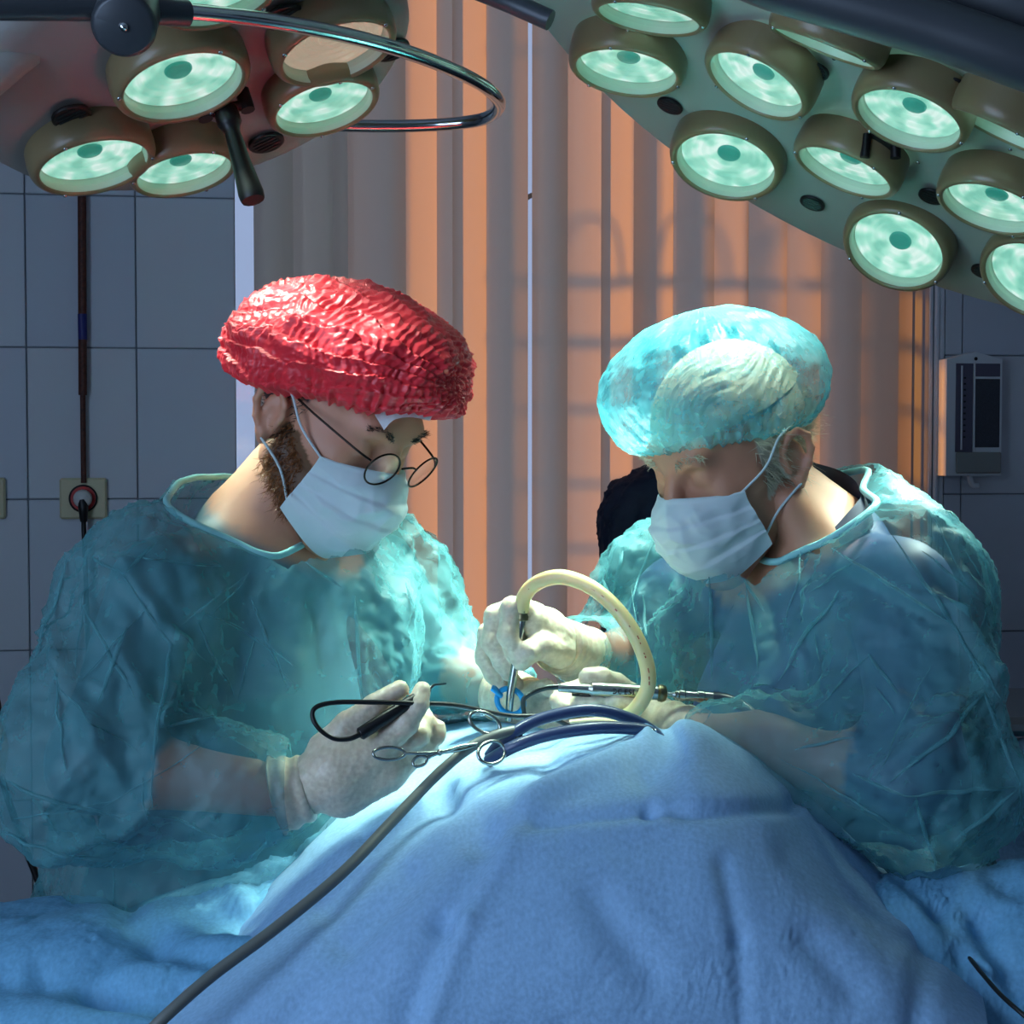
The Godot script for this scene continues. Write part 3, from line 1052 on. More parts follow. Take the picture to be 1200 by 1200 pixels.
func mask_mesh(h: Transform3D, bulge: float) -> ArrayMesh:
	var mid := [[0.124, 0.016], [0.136, 0.0], [0.143, -0.02], [0.142, -0.042], [0.133, -0.066], [0.116, -0.092], [0.090, -0.116]]
	var g := []
	for r in 7:
		var f := r / 6.0
		var sd := Vector3(lerpf(0.070, 0.050, f), lerpf(-0.004, -0.080, f), lerpf(0.073, 0.064, f))
		var row := []
		for c in range(-4, 5):
			var s := c / 4.0
			var w := pow(absf(s), 2.0)
			var px := lerpf(mid[r][0] + bulge, sd.x, w)
			if r == 0: px = lerpf(mid[r][0] - 0.002, sd.x, pow(absf(s), 1.3))
			row.append(h * Vector3(px, lerpf(mid[r][1], sd.y, pow(absf(s), 1.4)), signf(s) * pow(absf(s), 0.85) * sd.z))
		g.append(row)
	var wr := FastNoiseLite.new()
	wr.seed = 21
	wr.frequency = 15.0
	wr.fractal_type = FastNoiseLite.FRACTAL_RIDGED
	wr.fractal_octaves = 2
	return patch(g, 80, 70, func(p, u, v):
		var pl := 0.0
		for q in [0.30, 0.52, 0.72]:
			pl += 0.0034 * (1.0 / (1.0 + exp(-(v - q) * 160.0)) - 0.5)
		return -(pl + 0.005 * wr.get_noise_3dv(p) * sin(v * PI) + 0.0012 * exp(-pow((v - 0.03) / 0.02, 2.0))))

func body_mesh(bones: Array, lo: Vector3, hi: Vector3, h: Transform3D, skin: Color, scrub: Color, tint: Callable, collar: Array) -> ArrayMesh:
	var s := sdf(lo, hi, 0.013, bones, 0.05)
	var v: PackedVector3Array = relax(s[0], s[1], 2)
	var idx: PackedInt32Array = s[1]
	var col := PackedColorArray()
	for p in v:
		var isk := 0.0
		for c in collar:
			if c.size() == 4:
				var ab: Vector3 = c[1] - c[0]
				if (p - c[0] - ab * clampf((p - c[0]).dot(ab) / ab.length_squared(), 0.0, 1.0)).length() < c[2]: isk = 1.0
			elif (p - c[0]).length() < c[2]: isk = maxf(isk, smoothstep(-0.008, 0.008, (p - c[0]).dot(c[1])))
		col.append(scrub.lerp(skin, isk))
	var base := v.size()
	for p in head_mesh[0]:
		v.append(h * p)
		col.append(tint.call(p))
	for i in head_mesh[1]:
		idx.append(i + base)
	return build(v, idx, PackedVector2Array(), col)

func ear_loop(h: Transform3D, s: float, top: Vector3, bot: Vector3) -> ArrayMesh:
	var m := Vector3(1, 1, s)
	return merged([tube([h * (top * m), h * (Vector3(0.035, 0.012, 0.081) * m), h * (Vector3(0.008, 0.034, 0.086) * m), h * (Vector3(-0.016, 0.036, 0.083) * m)], 0.0016, 6, 6), tube([h * (bot * m), h * (Vector3(0.03, -0.045, 0.072) * m), h * (Vector3(-0.004, -0.028, 0.084) * m)], 0.0016, 6, 6)])

func people_materials() -> void:
	var fibre := noise_tex(31, 0.02, FastNoiseLite.TYPE_SIMPLEX_SMOOTH, FastNoiseLite.FRACTAL_FBM, 5, ramp([[0.2, Color(0.80, 0.84, 0.86)], [0.8, Color(1, 1, 1)]]), 12.0)
	var crinkle := noise_tex(33, 0.008, FastNoiseLite.TYPE_SIMPLEX_SMOOTH, FastNoiseLite.FRACTAL_RIDGED, 3, null, 30.0)
	M.gown = mat(Color(0.41, 0.71, 0.73, 0.48), 0.55, 0.0, {"transparency": BaseMaterial3D.TRANSPARENCY_ALPHA, "albedo_texture": fibre, "uv1_triplanar": true, "uv1_world_triplanar": true, "uv1_scale": Vector3(3, 3, 3), "backlight_enabled": true, "backlight": Color(0.5, 0.6, 0.62), "heightmap_enabled": true, "heightmap_texture": crinkle, "heightmap_scale": 0.06, "rim_enabled": true, "rim": 0.3, "rim_tint": 0.6})
	M.binding = mat(Color(0.55, 0.80, 0.80), 0.6)
	M.body = mat(Color(1, 1, 1), 0.5, 0.0, {"vertex_color_use_as_albedo": true, "subsurf_scatter_enabled": true, "subsurf_scatter_strength": 0.08})
	M.glove = mat(Color(0.88, 0.84, 0.74), 0.42, 0.0, {"subsurf_scatter_enabled": true, "subsurf_scatter_strength": 0.15, "albedo_texture": noise_tex(41, 0.03, FastNoiseLite.TYPE_SIMPLEX_SMOOTH, FastNoiseLite.FRACTAL_FBM, 4, ramp([[0.2, Color(0.88, 0.86, 0.84)], [0.8, Color(1, 1, 1)]])), "uv1_triplanar": true, "uv1_scale": Vector3(8, 8, 8)})
	M.mask = mat(Color(0.80, 0.87, 0.88), 0.6, 0.0, {"backlight_enabled": true, "backlight": Color(0.4, 0.45, 0.45)})
	M.red_cap = mat(Color(0.90, 0.19, 0.24), 0.38, 0.0, {"backlight_enabled": true, "backlight": Color(0.5, 0.10, 0.12), "rim_enabled": true, "rim": 0.4, "rim_tint": 0.3})
	M.teal_cap = mat(Color(0.33, 0.74, 0.80, 0.48), 0.45, 0.0, {"transparency": BaseMaterial3D.TRANSPARENCY_ALPHA, "albedo_texture": fibre, "uv1_triplanar": true, "uv1_world_triplanar": true, "uv1_scale": Vector3(5, 5, 5), "backlight_enabled": true, "backlight": Color(0.4, 0.5, 0.5)})
	M.hair_dark = mat(Color(0.13, 0.09, 0.07), 0.45)
	M.beard = mat(Color(0.55, 0.33, 0.16), 0.45)
	M.hair_white = mat(Color(0.74, 0.72, 0.62), 0.45)
	M.frame_dark = mat(Color(0.16, 0.12, 0.09), 0.25, 0.7)
	M.spectacle = mat(Color(0.9, 0.95, 0.95, 0.08), 0.04, 0.0, {"transparency": BaseMaterial3D.TRANSPARENCY_ALPHA})
	M.paper = mat(Color(0.88, 0.90, 0.90), 0.7, 0.0, {"backlight_enabled": true, "backlight": Color(0.4, 0.4, 0.4)})
	M.navy = mat(Color(0.09, 0.11, 0.22), 0.75)

func bones_from(list: Array, grow := 0.0) -> Array:
	var o := []
	for b in list:
		o.append([P(b[0], b[1], b[2]), P(b[4], b[5], b[6]), b[3] + grow, b[7] + grow])
	return o

func legs(bones: Array, hip: Vector3, f: Vector3) -> void:
	var s := f.cross(Vector3.UP).normalized()
	for k in [-1.0, 1.0]:
		var a: Vector3 = hip + s * 0.09 * k
		var kn := Vector3(a.x, 0.5, a.z) + f * 0.02
		var an := Vector3(a.x, 0.09, a.z) - f * 0.02
		bones.append([a, kn, 0.085, 0.06])
		bones.append([kn, an, 0.058, 0.042])
		bones.append([Vector3(an.x, 0.045, an.z) - f * 0.04, Vector3(an.x, 0.035, an.z) + f * 0.15, 0.042, 0.034])

func surgeon_red() -> void:
	var hip := P(215, 1120, -0.05)
	var t := thing("person", "surgeon in red pleated cap, round glasses, white mask and turquoise gown", "person", Vector3(hip.x, 0, hip.z))
	var X := Vector3(0.666, -0.563, 0.489)
	var Y := Vector3(0.496, 0.824, 0.274)
	var Z := Vector3(-0.545, 0.054, 0.836)
	var hb := Basis(X.normalized(), Y.normalized(), Z.normalized()).orthonormalized()
	var h := Transform3D(hb * Basis.from_scale(Vector3.ONE * 1.06), P(381, 496, -0.03))
	var skin := Color(0.56, 0.27, 0.165)
	var dark := Color(0.035, 0.022, 0.016)
	var bones := bones_from([[300, 615, -0.06, 0.062, 368, 530, -0.045, 0.056], [225, 668, 0.0, 0.045, 400, 668, -0.14, 0.045], [305, 690, -0.07, 0.10, 285, 850, -0.06, 0.135], [285, 850, -0.06, 0.135, 225, 1100, -0.05, 0.145], [190, 690, 0.07, 0.062, 112, 895, 0.2, 0.045], [112, 895, 0.2, 0.043, 345, 930, 0.22, 0.028], [440, 672, -0.2, 0.058, 515, 790, -0.22, 0.043], [515, 790, -0.22, 0.042, 612, 818, -0.07, 0.028]])
	legs(bones, hip, Vector3(0.9, 0, 0.4).normalized())
	var tint := func(p: Vector3) -> Color:
		if p.x < 0.0 and p.y > -0.035 and absf(p.z) < 0.078 and p.y > -0.02 - p.x * 0.4: return dark
		if p.y > 0.035 and p.x < 0.022 and absf(p.z) < 0.079: return dark
		if p.y < 0.0 and p.x > 0.0 and p.x < 0.075 and absf(p.z) < 0.075 and p.y < 0.03 - p.x * 0.9: return Color(0.16, 0.085, 0.045)
		return skin
	put("body", body_mesh(bones, Vector3(-0.75, -0.02, -0.42), Vector3(0.1, 1.62, 0.4), h, skin, Color(0.09, 0.19, 0.23), tint, [[P(292, 615, -0.05), Vector3(0.45, 0.8, 0.1).normalized(), 0.15], [P(215, 915, 0.21), P(345, 930, 0.22), 0.045, 1], [P(560, 805, -0.15), P(612, 818, -0.07), 0.05, 1]]), M.body, t)
	# hair and beard
	var roots := []
	var dirs := []
	var rng := RandomNumberGenerator.new()
	rng.seed = 5
	for p in head_mesh[0]:
		if p.y < 0.0 and p.x > 0.0 and p.x < 0.048 and absf(p.z) > 0.03 and absf(p.z) < 0.072 and p.y < 0.012 - p.x * 0.85 and rng.randf() < 0.75:
			roots.append(h * p)
			dirs.append(hb * (Vector3(0.2, -0.7, signf(p.z) * 0.7)))
	tag(put("beard", strands(roots, dirs, 8, 2, 0.014, 0.5, 0.0007, 0.4, 0.003), M.beard, t), "", "", "", "stuff")
	roots = []
	dirs = []
	for p in head_mesh[0]:
		if p.x < 0.02 and p.y > -0.04 and p.y < 0.06 and absf(p.z) < 0.076 and p.y > -0.02 - p.x * 0.4 and rng.randf() < 0.25:
			roots.append(h * p)
			dirs.append(hb * (Vector3(-0.3, -0.7, 0) + p.normalized() * 0.7))
	put("hair", strands(roots, dirs, 9, 2, 0.012, 0.35, 0.0006, 0.3, 0.003), M.hair_dark, t)
	for s in [-1.0, 1.0]:
		roots = []
		dirs = []
		for q in 60:
			var f := rng.randf()
			roots.append(h * Vector3(lerpf(0.103, 0.089, f), 0.046 + 0.006 * sin(f * 2.6) + rng.randf_range(-0.003, 0.003), s * lerpf(0.016, 0.050, f)))
			dirs.append(hb * Vector3(0.2, 0.3, s * 0.9))
		put("eyebrow", strands(roots, dirs, 12, 2, 0.009, 0.2, 0.0005, 0.2, 0.001), M.hair_dark, t)
	# gown
	var gb := bones_from([[248, 604, -0.1, 0.05, 280, 640, -0.06, 0.08], [285, 640, -0.05, 0.095, 330, 750, -0.06, 0.165], [330, 750, -0.06, 0.165, 275, 950, -0.05, 0.185], [275, 950, -0.05, 0.185, 215, 1150, -0.05, 0.2], [250, 640, -0.03, 0.06, 185, 695, 0.07, 0.088], [185, 695, 0.07, 0.088, 108, 895, 0.2, 0.088], [108, 900, 0.2, 0.088, 250, 925, 0.215, 0.06], [250, 925, 0.215, 0.06, 345, 930, 0.22, 0.04], [400, 655, -0.14, 0.07, 445, 672, -0.2, 0.074], [445, 672, -0.2, 0.074, 515, 785, -0.22, 0.07], [515, 785, -0.22, 0.068, 605, 815, -0.08, 0.036]])
	var nk := Vector3(0.42, 0.86, 0.22).normalized()
	var cr := [[92, 652, 75, 740, 69, 865, 0.007], [90, 727, 162, 832, 212, 902, 0.009], [171, 665, 225, 740, 229, 894, 0.010], [250, 719, 283, 807, 0.006], [229, 819, 342, 807, 0.006], [254, 707, 350, 773, 0.006], [367, 707, 392, 832, -0.009], [30, 982, 208, 911, 0.008], [67, 869, 196, 907, 0.008], [137, 998, 317, 957, 0.007], [200, 630, 175, 661, 0.006], [125, 648, 175, 665, 0.006], [150, 640, 270, 660, 0.005], [300, 700, 345, 800, 0.004], [415, 700, 425, 820, 0.005], [470, 690, 500, 760, 0.006], [110, 760, 140, 860, 0.005], [330, 640, 400, 690, 0.004], [60, 930, 170, 960, 0.006], [230, 905, 300, 935, 0.006], [440, 650, 470, 740, -0.005], [240, 640, 330, 650, 0.004], [180, 720, 150, 850, 0.006], [130, 700, 200, 790, 0.005]]
	var g := gown_mesh(gb, Vector3(-0.78, 0.78, -0.42), Vector3(0.06, 1.56, 0.42), [[P(296, 596, -0.055), nk, 0.16], [P(340, 930, 0.22), (P(400, 925, 0.22) - P(300, 930, 0.22)).normalized(), 0.09], [P(602, 815, -0.08), Vector3(0.8, -0.1, 0.6).normalized(), 0.08]], cr, 0.08, 51)
	var gn := put("gown", g[0], M.gown, t)
	put("neck_binding", tube(g[1][0], 0.0042, 7, 3, true), M.binding, gn)
	# cap
	put("surgical_cap", cap_mesh(P(406, 423, -0.02), Vector3(0.82, -0.22, 0.53), Vector3(0.12, 0.97, 0.1), Vector3(0.158, 0.088, 0.122), -27.0, true, 61), M.red_cap, t)
	# mask
	var mk := put("face_mask", mask_mesh(h, 0.0), M.mask, t)
	for s in [-1.0, 1.0]:
		put("ear_loop", ear_loop(h, s, Vector3(0.070, -0.006, 0.066), Vector3(0.050, -0.076, 0.057)), M.mask, mk)
	# tissue tucked under the cap
	var pp := [[P(431, 466, 0.066), P(455, 468, 0.068), P(480, 472, 0.062), P(507, 478, 0.048)], [P(437, 482, 0.072), P(458, 481, 0.074), P(481, 483, 0.068), P(506, 488, 0.053)], [P(450, 504, 0.072), P(462, 492, 0.075), P(482, 489, 0.069), P(503, 493, 0.054)]]
	put("paper_tissue", patch(pp, 16, 10, func(p, u, v): return 0.0008 * sin(u * 40.0)), M.paper, t)
	# glasses
	var gl := put("glasses", tube([h * Vector3(0.128, 0.026, -0.013), h * Vector3(0.131, 0.030, 0.0), h * Vector3(0.128, 0.026, 0.013)], 0.0013, 6, 6), M.frame_dark, t)
	for s in [-1.0, 1.0]:
		var c := h * Vector3(0.122, 0.020, 0.036 * s)
		var ln := (hb * Vector3(0.95, -0.12, 0.16 * s)).normalized()
		put("rim", ring(c, ln, 0.0225, 0.0225, 0.0012, 36), M.frame_dark, gl)
		put("lens", lathe([Vector2(0.022, -0.0005), Vector2(0.012, 0.001), Vector2(0, 0.0016)], 30, frame_y(c, ln)), M.spectacle, gl)
		put("temple", tube([c + hb * Vector3(-0.004, 0.008, 0.022 * s), h * Vector3(0.10, 0.030, 0.068 * s), h * Vector3(0.04, 0.033, 0.080 * s), h * Vector3(-0.004, 0.034, 0.084 * s), h * Vector3(-0.022, 0.02, 0.082 * s)], 0.0014, 6, 5), M.frame_dark, gl)
	# gloved hand with the pen
	var z := 0.215
	var gv := put("glove", hand_mesh([
		[[352, 925, z, 0.030], [395, 905, z + 0.005, 0.036], [430, 885, z, 0.032]],
		[[390, 885, z - 0.01, 0.028], [440, 865, z - 0.01, 0.024]], [[400, 925, z, 0.030], [450, 900, z - 0.005, 0.026], [478, 884, z - 0.02, 0.018]],
		[[385, 880, z, 0.022], [408, 850, z + 0.008, 0.0145], [440, 826, z + 0.01, 0.0115], [468, 808, z + 0.004, 0.010]],
		[[440, 872, z + 0.01, 0.019], [476, 848, z + 0.016, 0.0125], [490, 826, z + 0.012, 0.0105], [495, 809, z + 0.004, 0.0095]],
		[[456, 880, z - 0.005, 0.016], [490, 862, z - 0.004, 0.0115], [498, 845, z - 0.022, 0.010], [494, 832, z - 0.035, 0.009]],
		[[462, 888, z - 0.015, 0.016], [496, 876, z - 0.018, 0.0105], [511, 862, z - 0.024, 0.0095], [513, 853, z - 0.026, 0.009]],
		[[460, 896, z - 0.028, 0.014], [490, 886, z - 0.034, 0.010], [506, 874, z - 0.038, 0.0085]]]), M.glove, t)
	put("glove_cuff", cuff_mesh(P(362, 923, z), P(326, 932, z), 0.034, 0.041, 2), M.glove, gv)
	# other gloved hand reaching into the field
	var z2 := -0.05
	var gv2 := put("glove", hand_mesh([
		[[598, 815, z2 - 0.02, 0.026], [630, 826, z2 + 0.01, 0.027], [650, 832, z2 + 0.02, 0.022]],
		[[645, 822, z2 + 0.02, 0.014], [672, 836, z2 + 0.04, 0.009], [690, 842, z2 + 0.05, 0.008]],
		[[645, 832, z2 + 0.03, 0.013], [668, 844, z2 + 0.06, 0.009], [684, 848, z2 + 0.07, 0.008]],
		[[640, 840, z2 + 0.03, 0.012], [660, 850, z2 + 0.065, 0.009], [674, 853, z2 + 0.075, 0.008]],
		[[635, 845, z2 + 0.03, 0.011], [650, 855, z2 + 0.06, 0.008], [660, 857, z2 + 0.07, 0.007]],
		[[625, 812, z2 + 0.02, 0.014], [640, 806, z2 + 0.045, 0.010], [652, 812, z2 + 0.06, 0.009]]], 0.0035), M.glove, t)
	put("glove_cuff", cuff_mesh(P(618, 822, z2), P(588, 812, z2 - 0.04), 0.029, 0.034, 5), M.glove, gv2)

func surgeon_teal() -> void:
	var hip := P(1000, 1120, -0.05)
	var t := thing("person", "older surgeon with white hair in see-through turquoise cap, white mask and turquoise gown", "person", Vector3(hip.x, 0, hip.z))
	var ps := deg_to_rad(36.0)
	var pt := deg_to_rad(26.0)
	var X := Vector3(-cos(ps) * cos(pt), -sin(pt), sin(ps) * cos(pt))
	var Y := Vector3(-cos(ps) * sin(pt), cos(pt), sin(ps) * sin(pt))
	var hb := Basis(X, Y, X.cross(Y)).orthonormalized()
	var h := Transform3D(hb * Basis.from_scale(Vector3.ONE * 1.05), P(866, 541, -0.07))
	var skin := Color(0.50, 0.235, 0.14)
	var white := Color(0.52, 0.49, 0.38)
	var bones := bones_from([[975, 640, -0.1, 0.066, 892, 568, -0.085, 0.056], [1030, 675, 0.0, 0.045, 860, 692, -0.18, 0.042], [965, 710, -0.1, 0.10, 950, 850, -0.08, 0.135], [950, 850, -0.08, 0.135, 1000, 1100, -0.05, 0.145], [1058, 695, 0.06, 0.062, 1078, 920, 0.2, 0.045], [1078, 920, 0.2, 0.043, 890, 876, 0.13, 0.030], [890, 876, 0.13, 0.030, 772, 854, 0.03, 0.026], [792, 700, -0.22, 0.056, 745, 780, -0.28, 0.043], [745, 780, -0.28, 0.042, 668, 764, -0.065, 0.028]])
	# neck tendons
	bones.append([P(925, 590, -0.02), P(960, 640, -0.03), 0.016, 0.020])
	legs(bones, hip, Vector3(-0.9, 0, 0.4).normalized())
	var tint := func(p: Vector3) -> Color:
		if p.x < 0.03 and p.y > -0.045 and absf(p.z) < 0.077 and p.y > -0.02 - p.x * 0.5: return white
		if p.y > (0.05 if p.x < 0.03 else 0.066): return white
		return skin
	put("body", body_mesh(bones, Vector3(0.05, -0.02, -0.5), Vector3(0.72, 1.62, 0.4), h, skin, Color(0.05, 0.08, 0.20), tint, [[P(965, 625, -0.1), Vector3(-0.6, 0.75, 0.1).normalized(), 0.15], [P(975, 896, 0.16), P(890, 876, 0.13), 0.045, 1], [P(890, 876, 0.13), P(770, 854, 0.03), 0.045, 1], [P(712, 773, -0.18), P(668, 764, -0.065), 0.05, 1]]), M.body, t)
	var rng := RandomNumberGenerator.new()
	rng.seed = 15
	var roots := []
	var dirs := []
	for p in head_mesh[0]:
		if (p.x < 0.0 and p.y > -0.05 and p.y < 0.05 and absf(p.z) < 0.076 and p.y > -0.03 - p.x * 0.5 and rng.randf() < 0.3) or (p.x > 0.004 and p.x < 0.034 and p.y > -0.012 and p.y < 0.04 and absf(p.z) > 0.058 and absf(p.z) < 0.077 and rng.randf() < 0.4):
			roots.append(h * p)
			dirs.append(hb * (Vector3(-0.5, -0.75, 0) + p.normalized() * 0.5))
	var hr := put("hair", strands(roots, dirs, 19, 3, 0.022, 0.25, 0.0006, 0.35, 0.003), M.hair_white, t)
	# long hair pressed under the cap: combed locks as fine grooves
	var gro := FastNoiseLite.new()
	gro.seed = 23
	gro.frequency = 1.0
	gro.fractal_octaves = 3
	var hv := PackedVector3Array()
	var hi := PackedInt32Array()
	for j in 61:
		var e := lerpf(0.24, PI / 2, j / 60.0)
		for i in 240:
			var a := TAU * i / 240.0
			var d := Vector3(cos(e) * cos(a), sin(e), cos(e) * sin(a))
			var sw := d.z * 9.0 + 2.4 * sin(d.x * 3.0 + d.y * 2.0)
			var hh := 0.0035 * gro.get_noise_3d(sw * 0.9, d.x * 1.3, d.y * 1.3) + 0.0014 * gro.get_noise_3d(sw * 4.0, d.x * 1.5, 7.0)
			hv.append(h * (Vector3(-0.007, 0.046, 0) + d * (Vector3(0.100, 0.094, 0.0785) + Vector3.ONE * hh)))
	for j in 60:
		for i in 240:
			var q0 := j * 240 + i
			var q1 := j * 240 + (i + 1) % 240
			hi.append_array([q0, q0 + 240, q1, q1, q0 + 240, q1 + 240])
	put("hair_under_cap", build(hv, hi), M.hair_white, t)
	for s in [-1.0, 1.0]:
		roots = []
		dirs = []
		for q in 50:
			var f := rng.randf()
			roots.append(h * Vector3(lerpf(0.103, 0.089, f), 0.046 + 0.006 * sin(f * 2.6) + rng.randf_range(-0.003, 0.003), s * lerpf(0.016, 0.050, f)))
			dirs.append(hb * Vector3(0.3, -0.1, s * 0.9))
		put("eyebrow", strands(roots, dirs, 29, 2, 0.010, 0.25, 0.0006, 0.2, 0.001), M.hair_white, t)
	var gb := bones_from([[1005, 600, -0.15, 0.05, 1040, 640, -0.1, 0.06], [985, 655, -0.1, 0.095, 930, 780, -0.1, 0.165], [930, 780, -0.1, 0.165, 955, 960, -0.06, 0.18], [955, 960, -0.06, 0.18, 1000, 1150, -0.05, 0.2], [1000, 640, -0.1, 0.07, 1062, 695, 0.04, 0.088], [1062, 695, 0.05, 0.088, 1078, 915, 0.2, 0.088], [1078, 920, 0.2, 0.086, 980, 895, 0.165, 0.062], [980, 895, 0.165, 0.062, 892, 876, 0.13, 0.042], [892, 876, 0.13, 0.042, 820, 866, 0.07, 0.034], [1030, 650, -0.16, 0.07, 1095, 700, -0.06, 0.06], [1095, 690, -0.06, 0.05, 1090, 900, -0.02, 0.08], [860, 690, -0.19, 0.07, 785, 690, -0.22, 0.078], [785, 690, -0.22, 0.076, 742, 772, -0.28, 0.07], [742, 772, -0.28, 0.066, 668, 764, -0.06, 0.042]])
	var cr := [[967, 640, 1083, 719, 0.008], [1029, 623, 1117, 790, 0.009], [971, 686, 900, 807, 0.007], [937, 761, 971, 857, 0.006], [1100, 782, 987, 865, 0.009], [1100, 782, 1125, 869, 0.008], [1121, 873, 1000, 877, 0.010], [1054, 927, 1121, 877, 0.008], [812, 657, 817, 740, -0.009], [769, 715, 769, 840, 0.007], [840, 680, 835, 830, 0.005], [880, 690, 890, 830, 0.004], [870, 670, 900, 720, 0.004], [1083, 719, 1105, 780, 0.007], [983, 670, 1075, 725, -0.005], [1000, 877, 940, 860, 0.007], [1010, 880, 1040, 960, 0.006], [1125, 869, 1135, 960, 0.006], [1060, 640, 1130, 700, 0.006], [905, 850, 960, 830, 0.005], [940, 690, 1000, 720, 0.005], [990, 750, 1050, 850, 0.005], [745, 660, 730, 720, 0.006], [720, 700, 745, 770, 0.006], [900, 700, 930, 800, -0.005]]
	var nk := Vector3(-0.54, 0.84, 0.22).normalized()
	var g := gown_mesh(gb, Vector3(0.0, 0.78, -0.52), Vector3(0.72, 1.56, 0.42), [[P(942, 607, -0.09), nk, 0.15], [P(828, 867, 0.076), (P(800, 863, 0.05) - P(892, 876, 0.13)).normalized(), 0.06], [P(676, 767, -0.075), (P(660, 762, -0.05) - P(740, 785, -0.2)).normalized(), 0.07]], cr, 0.06, 77)
	var gn := put("gown", g[0], M.gown, t)
	put("neck_binding", tube(g[1][0], 0.0045, 7, 3, true), M.binding, gn)
	put("scrub_collar", patch([[P(950, 540, -0.17), P(985, 552, -0.12), P(1008, 572, -0.07), P(1004, 590, -0.03), P(978, 616, 0.0)], [P(955, 552, -0.17), P(990, 566, -0.11), P(1016, 584, -0.055), P(1012, 604, -0.012), P(982, 626, 0.015)], [P(960, 575, -0.16), P(998, 588, -0.10), P(1024, 606, -0.05), P(1018, 622, 0.0), P(986, 640, 0.02)]], 24, 10, func(_p, u, _v): return 0.002 * sin(u * 14.0)), M.navy, t)
	put("surgical_cap", cap_mesh(P(837, 455, -0.07), Vector3(-0.80, -0.20, 0.56), Vector3(-0.10, 0.98, 0.05), Vector3(0.146, 0.094, 0.130), -42.0, false, 71), M.teal_cap, t)
	var mh := h * Transform3D(Basis.from_scale(Vector3(0.98, 0.94, 1.0)), Vector3.ZERO)
	var mk := put("face_mask", mask_mesh(mh, 0.002), M.mask, t)
	for s in [-1.0, 1.0]:
		put("ear_loop", ear_loop(h, s, Vector3(0.068, -0.004, 0.066), Vector3(0.050, -0.070, 0.057)), M.mask, mk)
	# hand with the suction tube
	var z := -0.01
	var gv := put("glove", hand_mesh([
		[[668, 764, z - 0.05, 0.027], [645, 748, z - 0.02, 0.028], [622, 728, z, 0.024]],
		[[640, 735, z - 0.02, 0.024], [598, 720, z - 0.01, 0.016]], [[638, 752, z - 0.03, 0.022], [590, 738, z - 0.025, 0.016]],
		[[612, 714, z + 0.012, 0.015], [600, 712, z + 0.020, 0.0125], [595, 745, z + 0.030, 0.0115], [603, 762, z + 0.028, 0.0105], [608, 774, z + 0.022, 0.0095]],
		[[598, 716, z, 0.015], [580, 722, z + 0.004, 0.0125], [576, 754, z + 0.014, 0.0115], [588, 776, z + 0.016, 0.0105], [597, 790, z + 0.012, 0.0095]],
		[[592, 732, z - 0.018, 0.014], [572, 742, z - 0.014, 0.012], [567, 770, z - 0.006, 0.0105], [577, 790, z - 0.002, 0.0095], [588, 803, z - 0.002, 0.009]],
		[[600, 744, z - 0.035, 0.013], [585, 764, z - 0.032, 0.0105], [594, 788, z - 0.024, 0.0095], [606, 802, z - 0.018, 0.0085]],
		[[655, 764, z - 0.01, 0.020], [634, 757, z + 0.020, 0.0155], [620, 764, z + 0.032, 0.0125], [611, 776, z + 0.034, 0.0105]]], 0.0028), M.glove, t)
	put("glove_cuff", cuff_mesh(P(652, 755, z - 0.028), P(684, 770, z - 0.085), 0.0325, 0.037, 6), M.glove, gv)
	# hand behind the handpiece
	z = 0.038
	var gv2 := put("glove", hand_mesh([
		[[780, 852, z - 0.02, 0.026], [745, 834, z - 0.03, 0.026], [715, 818, z - 0.035, 0.020]],
		[[718, 804, z - 0.03, 0.013], [685, 806, z - 0.034, 0.0115], [660, 812, z - 0.018, 0.0105], [654, 822, z + 0.004, 0.0095], [660, 830, z + 0.014, 0.009]],
		[[718, 814, z - 0.03, 0.013], [686, 818, z - 0.026, 0.0115], [672, 824, z - 0.004, 0.0105], [682, 824, z + 0.016, 0.010], [700, 823, z + 0.020, 0.0095]],
		[[724, 824, z - 0.026, 0.012], [702, 828, z - 0.014, 0.0105], [708, 824, z + 0.012, 0.0100], [722, 822, z + 0.022, 0.0095], [738, 824, z + 0.022, 0.009]],
		[[734, 836, z - 0.02, 0.012], [712, 838, z - 0.004, 0.0095], [722, 834, z + 0.012, 0.009], [742, 834, z + 0.018, 0.0085]],
		[[748, 822, z - 0.02, 0.016], [722, 802, z - 0.008, 0.0125], [704, 795, z + 0.004, 0.0125], [690, 794, z + 0.008, 0.012]]], 0.0028), M.glove, t)
	put("glove_cuff", cuff_mesh(P(765, 845, z - 0.025), P(815, 864, z + 0.025), 0.030, 0.033, 3), M.glove, gv2)

